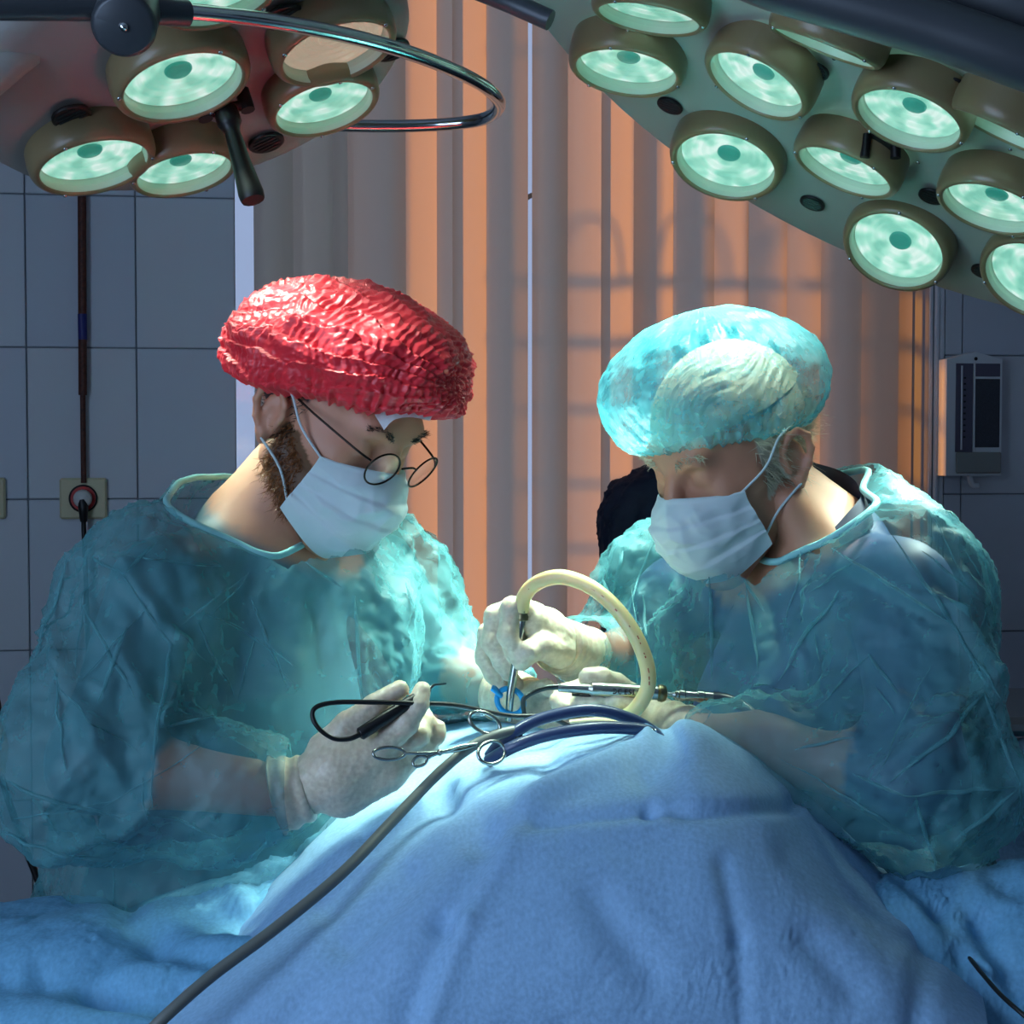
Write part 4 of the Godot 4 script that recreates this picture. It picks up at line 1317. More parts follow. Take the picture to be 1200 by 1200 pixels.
func bystander() -> void:
	var o := P(862, 620, -0.8)
	var t := thing("person", "bystander in a dark short-sleeved top, mostly hidden behind the older surgeon", "person", Vector3(o.x, 0, o.z))
	var hb := Basis(Vector3(-0.3, -0.35, 0.88).normalized(), Vector3(-0.1, 0.93, 0.33).normalized(), Vector3.ZERO)
	hb.z = hb.x.cross(hb.y)
	hb = hb.orthonormalized()
	var h := Transform3D(hb, P(865, 475, -0.78))
	var skin := Color(0.34, 0.20, 0.14)
	var bones := bones_from([[868, 580, -0.82, 0.06, 866, 500, -0.8, 0.055], [775, 615, -0.8, 0.075, 960, 615, -0.8, 0.075], [868, 650, -0.82, 0.12, 868, 850, -0.85, 0.14], [868, 850, -0.85, 0.14, 868, 960, -0.85, 0.145], [752, 612, -0.78, 0.062, 742, 760, -0.74, 0.046], [742, 760, -0.74, 0.044, 830, 780, -0.58, 0.032], [830, 780, -0.58, 0.03, 880, 778, -0.52, 0.03], [980, 615, -0.78, 0.06, 995, 760, -0.74, 0.046], [995, 760, -0.74, 0.044, 920, 785, -0.58, 0.032]])
	legs(bones, P(868, 960, -0.85), Vector3(0, 0, 1))
	var tint := func(p: Vector3) -> Color: return Color(0.03, 0.022, 0.018) if p.y > 0.05 or (p.x < 0.0 and p.y > -0.03) else skin
	put("body", body_mesh(bones, Vector3(0.0, -0.02, -1.15), Vector3(0.75, 1.62, -0.4), h, skin, Color(0.025, 0.025, 0.05), tint, [[P(868, 590, -0.82), Vector3(0, 1, 0.2).normalized(), 0.2], [P(742, 720, -0.74), Vector3(0, -1, 0.0), 0.24]]), M.body, t)
	# loose sleeve and shirt
	var gb := bones_from([[868, 625, -0.82, 0.09, 868, 720, -0.83, 0.15], [868, 720, -0.83, 0.15, 868, 950, -0.85, 0.165], [800, 610, -0.8, 0.075, 760, 610, -0.78, 0.075], [758, 610, -0.78, 0.078, 748, 690, -0.76, 0.07], [940, 610, -0.8, 0.075, 985, 690, -0.76, 0.075]])
	var g := gown_mesh(gb, Vector3(0.0, 0.95, -1.15), Vector3(0.75, 1.6, -0.4), [[P(868, 560, -0.82), Vector3(0, 1, 0.1), 0.12], [P(748, 690, -0.76), Vector3(0, -1, 0), 0.09], [P(985, 690, -0.76), Vector3(0, -1, 0), 0.09]], [], -0.7, 90)
	put("shirt", g[0], M.navy, t)
# ---------- drapes, instruments, wall fittings ----------
func cloth_materials() -> void:
	var weave := noise_tex(71, 0.05, FastNoiseLite.TYPE_SIMPLEX_SMOOTH, FastNoiseLite.FRACTAL_FBM, 5, ramp([[0.2, Color(0.86, 0.88, 0.90)], [0.8, Color(1, 1, 1)]]))
	M.drape = mat(Color(0.60, 0.77, 0.91), 0.72, 0.0, {"albedo_texture": weave, "uv1_triplanar": true, "uv1_world_triplanar": true, "uv1_scale": Vector3(6, 6, 6), "backlight_enabled": true, "backlight": Color(0.25, 0.3, 0.33), "rim_enabled": true, "rim": 0.25, "rim_tint": 0.7})
	M.drape_teal = mat(Color(0.48, 0.74, 0.88), 0.7, 0.0, {"albedo_texture": weave, "uv1_triplanar": true, "uv1_world_triplanar": true, "uv1_scale": Vector3(6, 6, 6), "backlight_enabled": true, "backlight": Color(0.3, 0.36, 0.38)})
	M.hose_yellow = mat(Color(0.87, 0.82, 0.58), 0.3, 0.0, {"subsurf_scatter_enabled": true, "subsurf_scatter_strength": 0.3, "backlight_enabled": true, "backlight": Color(0.4, 0.38, 0.28), "clearcoat_enabled": true, "clearcoat": 0.6})
	M.stain = mat(Color(0.66, 0.27, 0.16), 0.4)
	M.hose_blue = mat(Color(0.14, 0.22, 0.38), 0.3, 0.0, {"clearcoat_enabled": true, "clearcoat": 0.5})
	M.hose_grey = mat(Color(0.42, 0.44, 0.42), 0.45)
	M.hose_smoke = mat(Color(0.16, 0.20, 0.24), 0.25, 0.0, {"clearcoat_enabled": true, "clearcoat": 0.6})
	M.cyan = mat(Color(0.10, 0.62, 0.86), 0.35)
	M.gauze = mat(Color(0.86, 0.82, 0.66), 0.85)
	M.ink = mat(Color(0.06, 0.08, 0.07), 0.5)
	M.strip = mat(Color(0.34, 0.33, 0.40), 0.4)
	M.device = mat(Color(0.84, 0.87, 0.88), 0.4)
	M.device_panel = mat(Color(0.55, 0.57, 0.55), 0.5)
	M.chart = mat(Color(0.26, 0.28, 0.32), 0.55, 0.0, {"albedo_texture": noise_tex(81, 0.2, FastNoiseLite.TYPE_VALUE, FastNoiseLite.FRACTAL_NONE, 1, ramp([[0.3, Color(0.75, 0.75, 0.75)], [0.7, Color(1, 1, 1)]])), "uv1_triplanar": true, "uv1_scale": Vector3(20, 20, 20)})

func grid_from(rows: Array) -> Array:
	var g := []
	for r in rows:
		var line := []
		for k in range(1, r.size()):
			line.append(P(r[k][0], r[k][1], r[k][2] if r[k].size() > 2 else r[0]))
		g.append(line)
	return g
func folder(seed_: int, freq: float, amp: float, skew: Vector3, creases: Array, zc: float) -> Callable:
	var n := FastNoiseLite.new()
	n.seed = seed_
	n.frequency = freq
	n.noise_type = FastNoiseLite.TYPE_SIMPLEX_SMOOTH
	n.fractal_type = FastNoiseLite.FRACTAL_RIDGED
	n.fractal_octaves = 2
	n.domain_warp_enabled = true
	n.domain_warp_amplitude = 0.12
	n.domain_warp_frequency = 3.0
	var cr := []
	for c in creases:
		for k in range(0, c.size() - 4, 2):
			var a := P(c[k], c[k + 1], zc)
			var b := P(c[k + 2], c[k + 3], zc)
			cr.append([Vector2(a.x, a.y), Vector2(b.x, b.y), c[c.size() - 2], c[c.size() - 1]])
	return func(p: Vector3, _u, _v):
		var d := amp * (n.get_noise_3dv(p * skew) - 0.2)
		# seen along the line of sight of the crease plane: shift to its depth about the eye's axis
		var s := (CAM.z - zc) / (CAM.z - p.z)
		var p2 := Vector2(p.x * s, CAM.y + (p.y - CAM.y) * s)
		for c in cr:
			var dd := dist_seg2(p2, c[0], c[1])
			var w: float = c[3]
			if dd < w * 3.0: d += (c[2] as float) * exp(-dd * dd / (w * w))
		return -d

func drapes() -> void:
	# operating table under the cloth
	var tb := thing("operating_table", "operating table hidden under blue surgical drapes", "table", Vector3(0.05, 0, 0.12))
	put("table_top", box(Vector3(-0.17, 0.86, -0.4), Vector3(0.24, 0.93, 0.44), 0.02), M.rail_grey, tb)
	put("pedestal", box(Vector3(-0.1, 0.08, 0.0), Vector3(0.16, 0.86, 0.26), 0.03), M.rail_grey, tb)
	put("base", box(Vector3(-0.15, 0.0, -0.25), Vector3(0.2, 0.09, 0.4), 0.03), M.rail_grey, tb)
	var main := grid_from([
		[-0.30, [360, 985], [450, 870], [560, 838], [680, 838], [750, 842], [790, 848], [840, 875], [880, 905], [980, 1010], [1080, 1120]],
		[-0.12, [345, 1000], [440, 895], [560, 848], [680, 846], [755, 848], [792, 852], [842, 872], [885, 900], [990, 995], [1100, 1105]],
		[0.06, [330, 1030], [430, 930], [555, 872], [690, 860], [765, 856], [798, 852], [846, 872], [890, 898], [1000, 988], [1118, 1096]],
		[0.15, [300, 1055], [415, 955], [552, 893], [690, 870], [770, 860], [803, 845], [850, 868], [900, 897], [1008, 990], [1130, 1104]],
		[0.27, [250, 1120], [390, 1015], [540, 935], [690, 908], [775, 892], [812, 878], [868, 903], [925, 948], [1035, 1034], [1144, 1122]],
		[0.38, [205, 1175], [365, 1085], [520, 1010], [690, 978], [780, 970], [825, 966], [885, 985], [945, 1015], [1055, 1087], [1152, 1160]],
		[0.46, [180, 1235], [345, 1165], [510, 1105], [690, 1075], [785, 1072], [835, 1074], [900, 1090], [965, 1108], [1070, 1152], [1160, 1205]],
		[0.50, [165, 1300], [335, 1260], [505, 1225], [690, 1200], [785, 1198], [840, 1200], [905, 1208], [975, 1220], [1080, 1245], [1165, 1280]],
		[0.52, [160, 1420], [330, 1400], [500, 1390], [690, 1380], [785, 1380], [845, 1380], [910, 1382], [980, 1385], [1085, 1395], [1170, 1410]]])
	var f1 := folder(101, 2.2, 0.006, Vector3(1.0, 1.0, 0.6), [[630, 968, 760, 950, 930, 944, 0.0102, 0.008], [600, 990, 770, 952, -0.0068, 0.02], [848, 1010, 868, 1100, 872, 1200, 0.0045, 0.010], [590, 960, 760, 870, -0.0170, 0.012], [560, 985, 600, 955, 0.0102, 0.014], [480, 1200, 520, 1080, 590, 970, 0.0071, 0.016], [500, 1200, 545, 1080, 600, 985, -0.0061, 0.012], [380, 1060, 520, 935, 640, 880, 0.0102, 0.016], [400, 1100, 560, 960, 0.0085, 0.014], [330, 1200, 470, 1020, 0.0061, 0.014], [755, 905, 790, 870, 0.0136, 0.016], [700, 1050, 760, 1140, 0.0068, 0.02], [950, 1100, 1000, 1160, 0.0068, 0.018], [1085, 1110, 1075, 1200, 0.0061, 0.014], [930, 1000, 1040, 1060, 0.0051, 0.02], [640, 900, 740, 875, 0.0085, 0.012], [430, 980, 520, 920, 0.0085, 0.012]], 0.35)
	tag(put("surgical_drape", patch(main, 220, 200, f1), M.drape), "large blue surgical drape rising to a peak over the covered patient", "drape")
	var left := grid_from([
		[-0.02, [-90, 1100], [40, 1060], [150, 1045], [240, 1040], [330, 1010], [395, 985], [450, 960]],
		[0.06, [-100, 1066], [30, 1046], [150, 1034], [240, 1024], [330, 995], [395, 968], [455, 945]],
		[0.18, [-120, 1085], [20, 1062], [140, 1050], [240, 1042], [335, 1020], [405, 985], [450, 968]],
		[0.28, [-140, 1130], [10, 1108], [130, 1092], [235, 1085], [335, 1070], [400, 1040], [440, 1020]],
		[0.36, [-160, 1190], [0, 1165], [120, 1150], [230, 1150], [330, 1130], [390, 1100], [430, 1080]],
		[0.42, [-170, 1260], [-5, 1240], [115, 1225], [225, 1225], [320, 1210], [380, 1190], [420, 1170]],
		[0.45, [-175, 1420], [-8, 1400], [110, 1390], [220, 1390], [315, 1380], [370, 1370], [410, 1360]]])
	var f2 := folder(113, 2.8, 0.012, Vector3(1.0, 1.0, 0.8), [[0, 1060, 150, 1035, 320, 1060, 0.0102, 0.016], [150, 1068, 300, 1062, 420, 1075, 0.0170, 0.018], [50, 1130, 180, 1090, 270, 1130, 0.0153, 0.018], [100, 1150, 220, 1180, 300, 1200, 0.0170, 0.016], [210, 1150, 120, 1148, 0, 1140, 0.0136, 0.020], [300, 1030, 370, 1010, 0.0136, 0.012], [330, 985, 380, 1040, 0.0102, 0.012]], 0.25)
	tag(put("side_drape", patch(left, 160, 130, f2), M.drape_teal), "rumpled blue drape spread in front of the surgeon in the red cap", "drape")
	var right := grid_from([
		[0.16, [1010, 1060], [1070, 1040], [1130, 1030], [1200, 1025], [1290, 1020]],
		[0.22, [1015, 1022], [1075, 1012], [1135, 1018], [1205, 1012], [1300, 1010]],
		[0.30, [1020, 1045], [1085, 1035], [1140, 1045], [1210, 1040], [1310, 1040]],
		[0.36, [1040, 1110], [1095, 1095], [1150, 1105], [1215, 1095], [1320, 1100]],
		[0.40, [1060, 1190], [1105, 1170], [1160, 1180], [1220, 1170], [1325, 1180]],
		[0.43, [1065, 1300], [1110, 1280], [1165, 1290], [1225, 1280], [1330, 1290]],
		[0.44, [1068, 1440], [1112, 1430], [1168, 1430], [1228, 1420], [1335, 1420]]])
	var f3 := folder(127, 3.0, 0.014, Vector3(1.0, 0.7, 0.8), [[1060, 1020, 1100, 1060, 1130, 1120, 0.012, 0.012], [1090, 1015, 1150, 1080, 1190, 1170, 0.011, 0.012], [1120, 1100, 1160, 1140, 1200, 1200, -0.008, 0.010], [1160, 1030, 1200, 1050, 0.007, 0.012]], 0.3)
	tag(put("side_drape", patch(right, 100, 110, f3), M.drape_teal), "crumpled turquoise drape beside the older surgeon's elbow", "drape")
	# covered instrument table behind
	var bk := grid_from([
		[-0.95, [1120, 880], [1170, 872], [1260, 864], [1360, 860]],
		[-0.62, [1118, 876], [1170, 868], [1262, 858], [1380, 855]],
		[-0.55, [1116, 915], [1172, 905], [1264, 900], [1385, 895]],
		[-0.52, [1118, 975], [1175, 970], [1266, 965], [1388, 960]],
		[-0.50, [1120, 1120], [1178, 1120], [1268, 1120], [1390, 1120]],
		[-0.48, [1120, 1500], [1180, 1500], [1270, 1500], [1392, 1500]]])
	var it := thing("instrument_table", "side table covered with a blue cloth behind the older surgeon", "table", Vector3(0.78, 0, -0.7))
	put("table_cover", patch(bk, 60, 70, folder(131, 3.5, 0.008, Vector3(1, 0.5, 1), [[1150, 960, 1200, 1000, 0.010, 0.02], [1140, 930, 1190, 925, 0.006, 0.015]], -0.5)), M.drape, it)
	put("table_frame", merged([box(Vector3(0.62, 1.04, -0.95), Vector3(1.05, 1.07, -0.62), 0.01), box(Vector3(0.66, 0.0, -0.92), Vector3(0.69, 1.04, -0.89), 0.005), box(Vector3(0.98, 0.0, -0.92), Vector3(1.01, 1.04, -0.89), 0.005), box(Vector3(0.66, 0.0, -0.68), Vector3(0.69, 1.04, -0.65), 0.005), box(Vector3(0.98, 0.0, -0.68), Vector3(1.01, 1.04, -0.65), 0.005)]), M.steel, it)

func path(pts: Array) -> Array:
	var o := []
	for p in pts: o.append(P(p[0], p[1], p[2]))
	return o

func forceps(called: String, label: String, ring1: Array, ring2: Array, pivot: Vector3, tip: Vector3, thick: float, group: String) -> void:
	var t := thing(called, label, "forceps", pivot, group)
	for k in 2:
		var r: Array = ring1 if k == 0 else ring2
		var c := P(r[0], r[1], r[2])
		var to := (pivot - c).normalized()
		var rm := put("arm", tube([c + to * r[3], pivot, pivot.lerp(tip, 0.5) + Vector3(0, 0.002 * (1 - 2 * k), 0), tip], [thick, thick * 1.3, thick, thick * 0.6], 8, 4), M.steel, t)
		var ac := to.cross(r[5]).normalized()
		var pts := []
		for q in 24:
			pts.append(c + to * r[3] * cos(TAU * q / 24.0) + ac * r[4] * sin(TAU * q / 24.0))
		put("finger_ring", tube(pts, thick, 8, 1, true), M.steel, rm)
	put("pivot_screw", lathe([Vector2(thick * 1.6, -thick * 1.5), Vector2(thick * 1.6, thick * 1.5), Vector2(0, thick * 1.8)], 12, frame_y(pivot, Vector3(0, 0.5, 0.86))), M.steel, t)

func instruments() -> void:
	# suction
	var s := thing("suction_tube", "steel suction cannula with clear yellow hose held upright in a gloved hand", "suction tube", P(598, 842, 0.02))
	put("cannula", tube(path([[612, 722, 0.014], [608, 750, 0.016], [602, 790, 0.018], [598, 815, 0.02], [596, 845, 0.02]]), [0.0055, 0.0045, 0.0048, 0.0048, 0.0042], 12, 5), M.steel, s)
	put("connector", lathe([Vector2(0.0075, 0), Vector2(0.0085, 0.004), Vector2(0.007, 0.007), Vector2(0.0085, 0.011), Vector2(0.0075, 0.02), Vector2(0.006, 0.022)], 8, frame_y(P(612, 727, 0.014), P(611, 705, 0.015) - P(612, 727, 0.014))), M.brass, s)
	var hp := path([[611, 716, 0.014], [614, 700, 0.018], [624, 687, 0.024], [642, 678, 0.034], [664, 677, 0.044], [694, 689, 0.06], [722, 713, 0.072], [744, 744, 0.082], [757, 775, 0.086], [760, 800, 0.086], [754, 818, 0.084], [742, 834, 0.08], [728, 842, 0.075], [700, 852, 0.07]])
	var hs := put("hose", tube(hp, 0.0088, 16, 8), M.hose_yellow, s)
	var pp := smooth_path(hp, 8)
	var rng := RandomNumberGenerator.new()
	rng.seed = 3
	for k in 34:
		var q := rng.randi_range(6, 76)
		var at := pp[q]
		var to := (pp[q + 1] - pp[q]).normalized()
		var ud := (Vector3(0, 0, 1) + (Vector3.UP.cross(to)) * rng.randf_range(-1.1, 1.0)).normalized()
		put("blood_fleck", tube([at + ud * 0.0082, at + ud * 0.0082 + to * rng.randf_range(0.001, 0.006)], rng.randf_range(0.0004, 0.0011), 5, 1), M.stain, hs)
	# cyan clip at the cannula
	var cl := thing("tube_clip", "bright cyan plastic clip ring round the suction cannula", "clip", P(597, 820, 0.02))
	put("clip_ring", ring(P(598, 822, 0.02), Vector3(0.15, 0.35, 0.93), 0.0145, 0.0165, 0.0035, 24), M.cyan, cl)
	put("clip_tab", tube(path([[588, 816, 0.02], [580, 808, 0.022], [576, 806, 0.022]]), [0.005, 0.007, 0.006], 8, 4, false, 0.5), M.cyan, cl)
	# handpiece
	var a := P(654, 806, 0.06)
	var b := P(772, 812, 0.06)
	var h := thing("handpiece", "polished steel surgical handpiece with bent tip and engraved lettering", "handpiece", a)
	var t := frame_y(a, b - a)
	var l := (b - a).length()
	put("handle", lathe([Vector2(0, 0), Vector2(0.0045, 0.0), Vector2(0.005, 0.003), Vector2(0.0055, l * 0.12), Vector2(0.0062, l * 0.3), Vector2(0.0085, l * 0.34), Vector2(0.0085, l * 0.9), Vector2(0.0078, l * 0.905), Vector2(0.0085, l * 0.91), Vector2(0.0085, l), Vector2(0, l)], 28, t, true), M.steel, h)
	for k in 3:
		put("grip_flat", box(Vector3(-0.0008, l * 0.14, -0.001), Vector3(0.0008, l * 0.62, 0.001), 0.0003, t * Transform3D(Basis(Vector3.UP, 0.7 * k), Vector3.ZERO) * Transform3D(Basis.IDENTITY, Vector3(0.0078, 0, 0))), M.steel_dark, h)
	put("tip", tube(path([[654, 805, 0.06], [641, 806, 0.062], [628, 810, 0.065], [617, 816, 0.067], [613, 822, 0.068], [614, 834, 0.068], [617, 845, 0.068]]), [0.0035, 0.003, 0.0028, 0.0028, 0.0028, 0.0026, 0.0022], 10, 5), M.steel_dark, h)
	put("end_knob", lathe([Vector2(0.005, 0), Vector2(0.0095, 0.002), Vector2(0.0105, 0.006), Vector2(0.0085, 0.011), Vector2(0.003, 0.013)], 20, frame_y(P(769, 812, 0.06), b - a)), M.brass, h)
	put("shaft", tube([P(778, 813, 0.06), P(794, 814, 0.06)], 0.0022, 10, 1), M.steel, h)
	var cf := frame_y(P(788, 814, 0.06), P(840, 817, 0.06) - P(788, 814, 0.06))
	put("coupling", lathe([Vector2(0.003, 0), Vector2(0.004, 0.003), Vector2(0.0055, 0.004), Vector2(0.0055, 0.007), Vector2(0.0068, 0.008), Vector2(0.0068, 0.014), Vector2(0.0058, 0.015), Vector2(0.0058, 0.028), Vector2(0.007, 0.029), Vector2(0.007, 0.036), Vector2(0.0058, 0.037), Vector2(0.0058, 0.05), Vector2(0, 0.05)], 24, cf, true), M.steel, h)
	put("supply_hose", tube(path([[836, 817, 0.06], [850, 819, 0.062], [868, 826, 0.065], [884, 840, 0.075], [895, 856, 0.085], [902, 880, 0.09]]), 0.0062, 12, 6), M.hose_smoke, h)
	var tm := TextMesh.new()
	var fo := SystemFont.new()
	fo.font_names = PackedStringArray(["Droid Sans"])
	fo.font_weight = 700
	tm.font = fo
	tm.text = "ЭС ESI 00 0"
	tm.font_size = 32
	tm.pixel_size = 0.00027
	tm.depth = 0.0003
	var ax := (b - a).normalized()
	part_at("lettering", tm, M.ink, h, Transform3D(Basis(ax, Vector3(0, 0, 1).cross(ax), Vector3(0, 0, 1)), P(740, 810, 0.06) + Vector3(0, 0, 0.0086)))
	# pen tool
	var p0 := P(421, 861, 0.255)
	var p1 := P(500, 811, 0.222)
	var pen := thing("cautery_pen", "black pen-shaped cautery tool with a looping cable", "surgical tool", p0)
	var pl := (p1 - p0).length()
	put("barrel", lathe([Vector2(0, 0), Vector2(0.0050, 0), Vector2(0.0068, 0.0015), Vector2(0.0070, 0.01), Vector2(0.0070, pl * 0.75), Vector2(0.0062, pl * 0.9), Vector2(0.0045, pl), Vector2(0.002, pl * 1.05), Vector2(0, pl * 1.05)], 18, frame_y(p0, p1 - p0)), M.black, pen)
	put("electrode", tube([p1, P(508, 803, 0.217), P(514, 802, 0.216), P(523, 801, 0.215)], [0.0022, 0.0016, 0.0012, 0.0008], 8, 4), M.steel_dark, pen)
	put("cable", tube(path([[422, 861, 0.256], [408, 866, 0.262], [390, 865, 0.268], [373, 853, 0.27], [366, 838, 0.268], [372, 828, 0.264], [395, 823, 0.258], [440, 823, 0.25], [485, 824, 0.235], [530, 826, 0.20], [570, 834, 0.16], [600, 839, 0.14], [640, 840, 0.12], [670, 852, 0.1]]), 0.0026, 8, 8), M.black, pen)
	# hoses crossing the field
	tag(put("hose", tube(path([[574, 886, 0.18], [590, 868, 0.19], [625, 846, 0.185], [670, 834, 0.18], [705, 833, 0.175], [740, 843, 0.165], [764, 857, 0.15], [790, 880, 0.12]]), 0.0068, 12, 8), M.hose_blue), "dark blue hose arching highest over the operating field", "hose")
	tag(put("hose", tube(path([[572, 892, 0.195], [600, 876, 0.21], [640, 862, 0.21], [690, 854, 0.205], [730, 853, 0.195], [764, 859, 0.17], [790, 884, 0.14]]), 0.0068, 12, 8), M.hose_blue), "dark blue hose lying along the drape below the arching one", "hose")
	tag(put("hose", tube(path([[150, 1235, 0.50], [195, 1190, 0.49], [250, 1142, 0.46], [320, 1090, 0.42], [400, 1024, 0.36], [460, 962, 0.29], [510, 910, 0.24], [548, 878, 0.215], [580, 862, 0.2], [610, 855, 0.185]]), 0.0058, 12, 8), M.hose_grey), "long grey hose running diagonally down the blue drape", "hose")
	tag(put("gauze", tube(path([[668, 846, 0.15], [700, 844, 0.155], [728, 847, 0.15]]), [0.003, 0.005, 0.003], 8, 5, false, 0.6), M.gauze), "small strip of pale gauze between the blue hoses", "gauze")
	# forceps and scissors
	forceps("forceps", "slim steel forceps in front of the gloved hand with the pen", [456, 883, 0.258, 0.017, 0.0065, Vector3(0.1, 0.4, 1)], [492, 892, 0.25, 0.008, 0.005, Vector3(0.1, 0.4, 1)], P(515, 882, 0.24), P(566, 871, 0.21), 0.0018, "")
	forceps("scissors", "steel scissors with two open finger rings beside the blue hoses", [568, 847, 0.20, 0.018, 0.0105, Vector3(0.0, 0.5, 1)], [576, 882, 0.225, 0.019, 0.012, Vector3(0.0, 0.3, 1)], P(612, 866, 0.19), P(660, 858, 0.17), 0.0020, "")
	var n := thing("needle_holder", "shiny chrome needle holder lying under the blue hoses", "instrument", P(740, 857, 0.16))
	put("jaw", tube(path([[686, 856, 0.19], [710, 855, 0.195], [740, 854, 0.19], [768, 857, 0.175]]), [0.0015, 0.005, 0.004, 0.003], 10, 5), M.chrome, n)
	put("shank", tube(path([[640, 861, 0.2], [668, 858, 0.195], [690, 856, 0.19]]), 0.0022, 8, 5), M.chrome, n)
	# thin cable down the far slope of the drape
	tag(put("cable", tube(path([[1120, 1108, 0.34], [1132, 1118, 0.36], [1150, 1140, 0.40], [1172, 1165, 0.44], [1200, 1190, 0.47], [1240, 1225, 0.49]]), 0.0022, 8, 6), M.black), "thin black cable hanging over the drape beside the older surgeon", "cable")

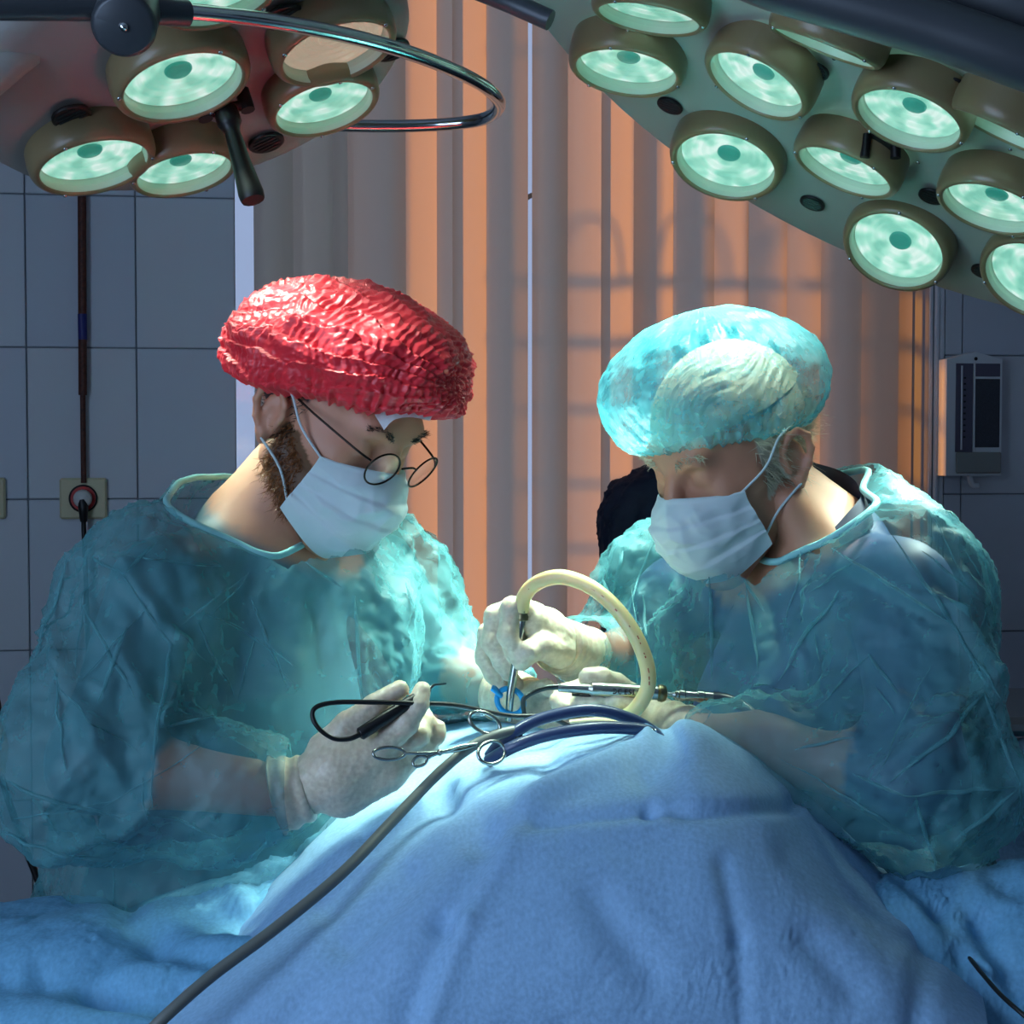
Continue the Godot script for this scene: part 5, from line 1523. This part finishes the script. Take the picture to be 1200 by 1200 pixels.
func wall_fittings() -> void:
	var W := func(px, py, zl): return room * on_wall(px, py, zl)
	var pi := thing("wall_pipe", "thin brown pipe running up the tiled wall to the power socket", "pipe", W.call(98, 580, 0.02))
	put("upper_pipe", tube([W.call(95, -120, 0.024), W.call(96, 230, 0.024), W.call(97, 463, 0.024)], 0.0085, 10, 1), M.rust, pi)
	put("lower_pipe", tube([W.call(97, 458, 0.022), W.call(98, 566, 0.022)], 0.0055, 10, 1), M.rust, pi)
	put("blue_tape", tube([W.call(96.5, 368, 0.024), W.call(97, 398, 0.024)], 0.0092, 10, 1), M.navy_tape, pi)
	for k in 2:
		var cx := 98.0 if k == 0 else -21.0
		var c := on_wall(cx, 584, 0.006)
		var so := thing("power_socket", "square ivory wall socket with red ring and white plug" if k == 0 else "square ivory wall socket at the end of the tile row without plug", "socket", room * c)
		put("plate", box(c + Vector3(-0.046, -0.041, 0), c + Vector3(0.046, 0.041, 0.012), 0.004, room), M.ivory, so)
		var ft := room * Transform3D(Basis(Vector3.RIGHT, PI / 2), c + Vector3(0, 0, 0.012))
		put("socket_ring", lathe([Vector2(0.028, 0), Vector2(0.028, 0.004), Vector2(0.0255, 0.005), Vector2(0.0245, 0.0)], 28, ft, true), M.black, so)
		put("socket_well", lathe([Vector2(0.0245, 0.002), Vector2(0, 0.002)], 28, ft), M.red, so)
		if k == 0:
			put("plug", lathe([Vector2(0.018, 0.002), Vector2(0.018, 0.018), Vector2(0.015, 0.026), Vector2(0, 0.028)], 22, ft), M.plug, so)
			put("plug_neck", tube([room * (c + Vector3(0, -0.004, 0.03)), room * (c + Vector3(0.002, -0.02, 0.034)), room * (c + Vector3(0.002, -0.045, 0.03))], [0.011, 0.010, 0.007], 10, 4), M.black, so)
			put("power_cord", tube([room * (c + Vector3(0.002, -0.04, 0.03)), room * (c + Vector3(0.004, -0.12, 0.03)), room * (c + Vector3(0.02, -0.5, 0.05)), room * (c + Vector3(0.08, -1.1, 0.1)), room * (Vector3(c.x + 0.2, 0.006, 0.3))], 0.005, 8, 6), M.black, so)
	# coupler and cord hanging beside the wall
	var cc := thing("cable_coupler", "beige cable coupler on a black cord beside the tiled wall", "coupler", P(-6, 878, -0.6))
	put("coupler_body", tube(path([[-8, 846, -0.6], [-6, 858, -0.6], [-4, 878, -0.6], [-4, 896, -0.6], [2, 908, -0.6]]), [0.009, 0.016, 0.019, 0.015, 0.008], 14, 5), M.ivory, cc)
	put("cord", tube(path([[0, 905, -0.6], [14, 950, -0.6], [32, 1000, -0.6], [48, 1045, -0.6], [70, 1150, -0.6], [80, 1500, -0.6]]), 0.0055, 8, 6), M.black, cc)
	put("upper_cord", tube(path([[-6, 850, -0.6], [-4, 825, -0.6], [-20, 780, -0.6], [-60, 700, -0.7]]), 0.007, 8, 6), M.black, cc)
	# wet-and-dry thermometer on the wall
	var o := on_wall(1097, 557, 0.006)
	var w := on_wall(1161, 557, 0.006).x - o.x
	var hh := on_wall(1097, 420, 0.006).y - o.y
	var de := thing("wall_thermometer", "white wall thermometer and humidity gauge with peaked top", "thermometer", room * (o + Vector3(w / 2, hh / 2, 0)))
	var d := 0.05
	var st := SurfaceTool.new()
	st.begin(Mesh.PRIMITIVE_TRIANGLES)
	var prof := [Vector2(0, 0), Vector2(w, 0), Vector2(w, hh * 0.985), Vector2(w * 0.52, hh * 1.05), Vector2(0, hh * 0.985)]
	st.set_smooth_group(-1)
	for k in 5:
		var q0: Vector2 = prof[k]
		var q1: Vector2 = prof[(k + 1) % 5]
		var a := [Vector3(q0.x, q0.y, 0), Vector3(q1.x, q1.y, 0), Vector3(q1.x, q1.y, d), Vector3(q0.x, q0.y, d)]
		for j in [0, 2, 1, 0, 3, 2]: st.add_vertex(room * (o + a[j]))
		if k > 0 and k < 4:
			for q in [prof[0], q0, q1]: st.add_vertex(room * (o + Vector3(q.x, q.y, d)))
	st.generate_normals()
	put("case", st.commit(), M.device, de)
	put("front_panel", box(o + Vector3(w * 0.17, hh * 0.02, d), o + Vector3(w * 0.99, hh * 0.2, d + 0.006), 0.003, room), M.device_panel, de)
	put("scale_strip", box(o + Vector3(w * 0.16, hh * 0.20, d), o + Vector3(w * 0.47, hh * 0.95, d + 0.002), 0.001, room), M.strip, de)
	put("chart", box(o + Vector3(w * 0.51, hh * 0.24, d), o + Vector3(w * 0.96, hh * 0.82, d + 0.002), 0.001, room), M.chart, de)
	put("chart_heading", box(o + Vector3(w * 0.51, hh * 0.84, d), o + Vector3(w * 0.96, hh * 0.95, d + 0.002), 0.001, room), M.strip, de)
	put("divider", box(o + Vector3(w * 0.475, hh * 0.20, d), o + Vector3(w * 0.505, hh * 0.96, d + 0.005), 0.001, room), M.device, de)
	for k in 11:
		put("scale_mark", box(o + Vector3(w * 0.30, hh * (0.32 + 0.05 * k), d + 0.002), o + Vector3(w * 0.34, hh * (0.335 + 0.05 * k), d + 0.003), 0.0004, room), M.ink, de)
	put("glass_tube", tube([room * (o + Vector3(w * 0.26, hh * 0.22, d + 0.004)), room * (o + Vector3(w * 0.26, hh * 0.93, d + 0.004))], 0.002, 8, 1), M.white, de)
	put("hanging_hole", lathe([Vector2(0.004, 0), Vector2(0, 0.0005)], 12, room * Transform3D(Basis(Vector3.RIGHT, PI / 2), o + Vector3(w * 0.52, hh * 0.99, d + 0.0005))), M.black, de)
	put("water_bulb", tube([room * (o + Vector3(w * 0.5, 0.0, d * 0.6)), room * (o + Vector3(w * 0.55, -0.02, d * 0.6)), room * (o + Vector3(w * 0.66, -0.022, d * 0.6))], 0.006, 8, 4), M.device, de)
func _ready() -> void:
	clock = Time.get_ticks_msec()
	light_setup()
	materials()
	room_shell()
	blinds()
	stage("room")
	lamps()
	stage("lamps")
	people_materials()
	make_head()
	stage("head")
	surgeon_red()
	stage("red")
	surgeon_teal()
	stage("teal")
	bystander()
	stage("bystander")
	cloth_materials()
	drapes()
	stage("drapes")
	instruments()
	wall_fittings()
	stage("rest")
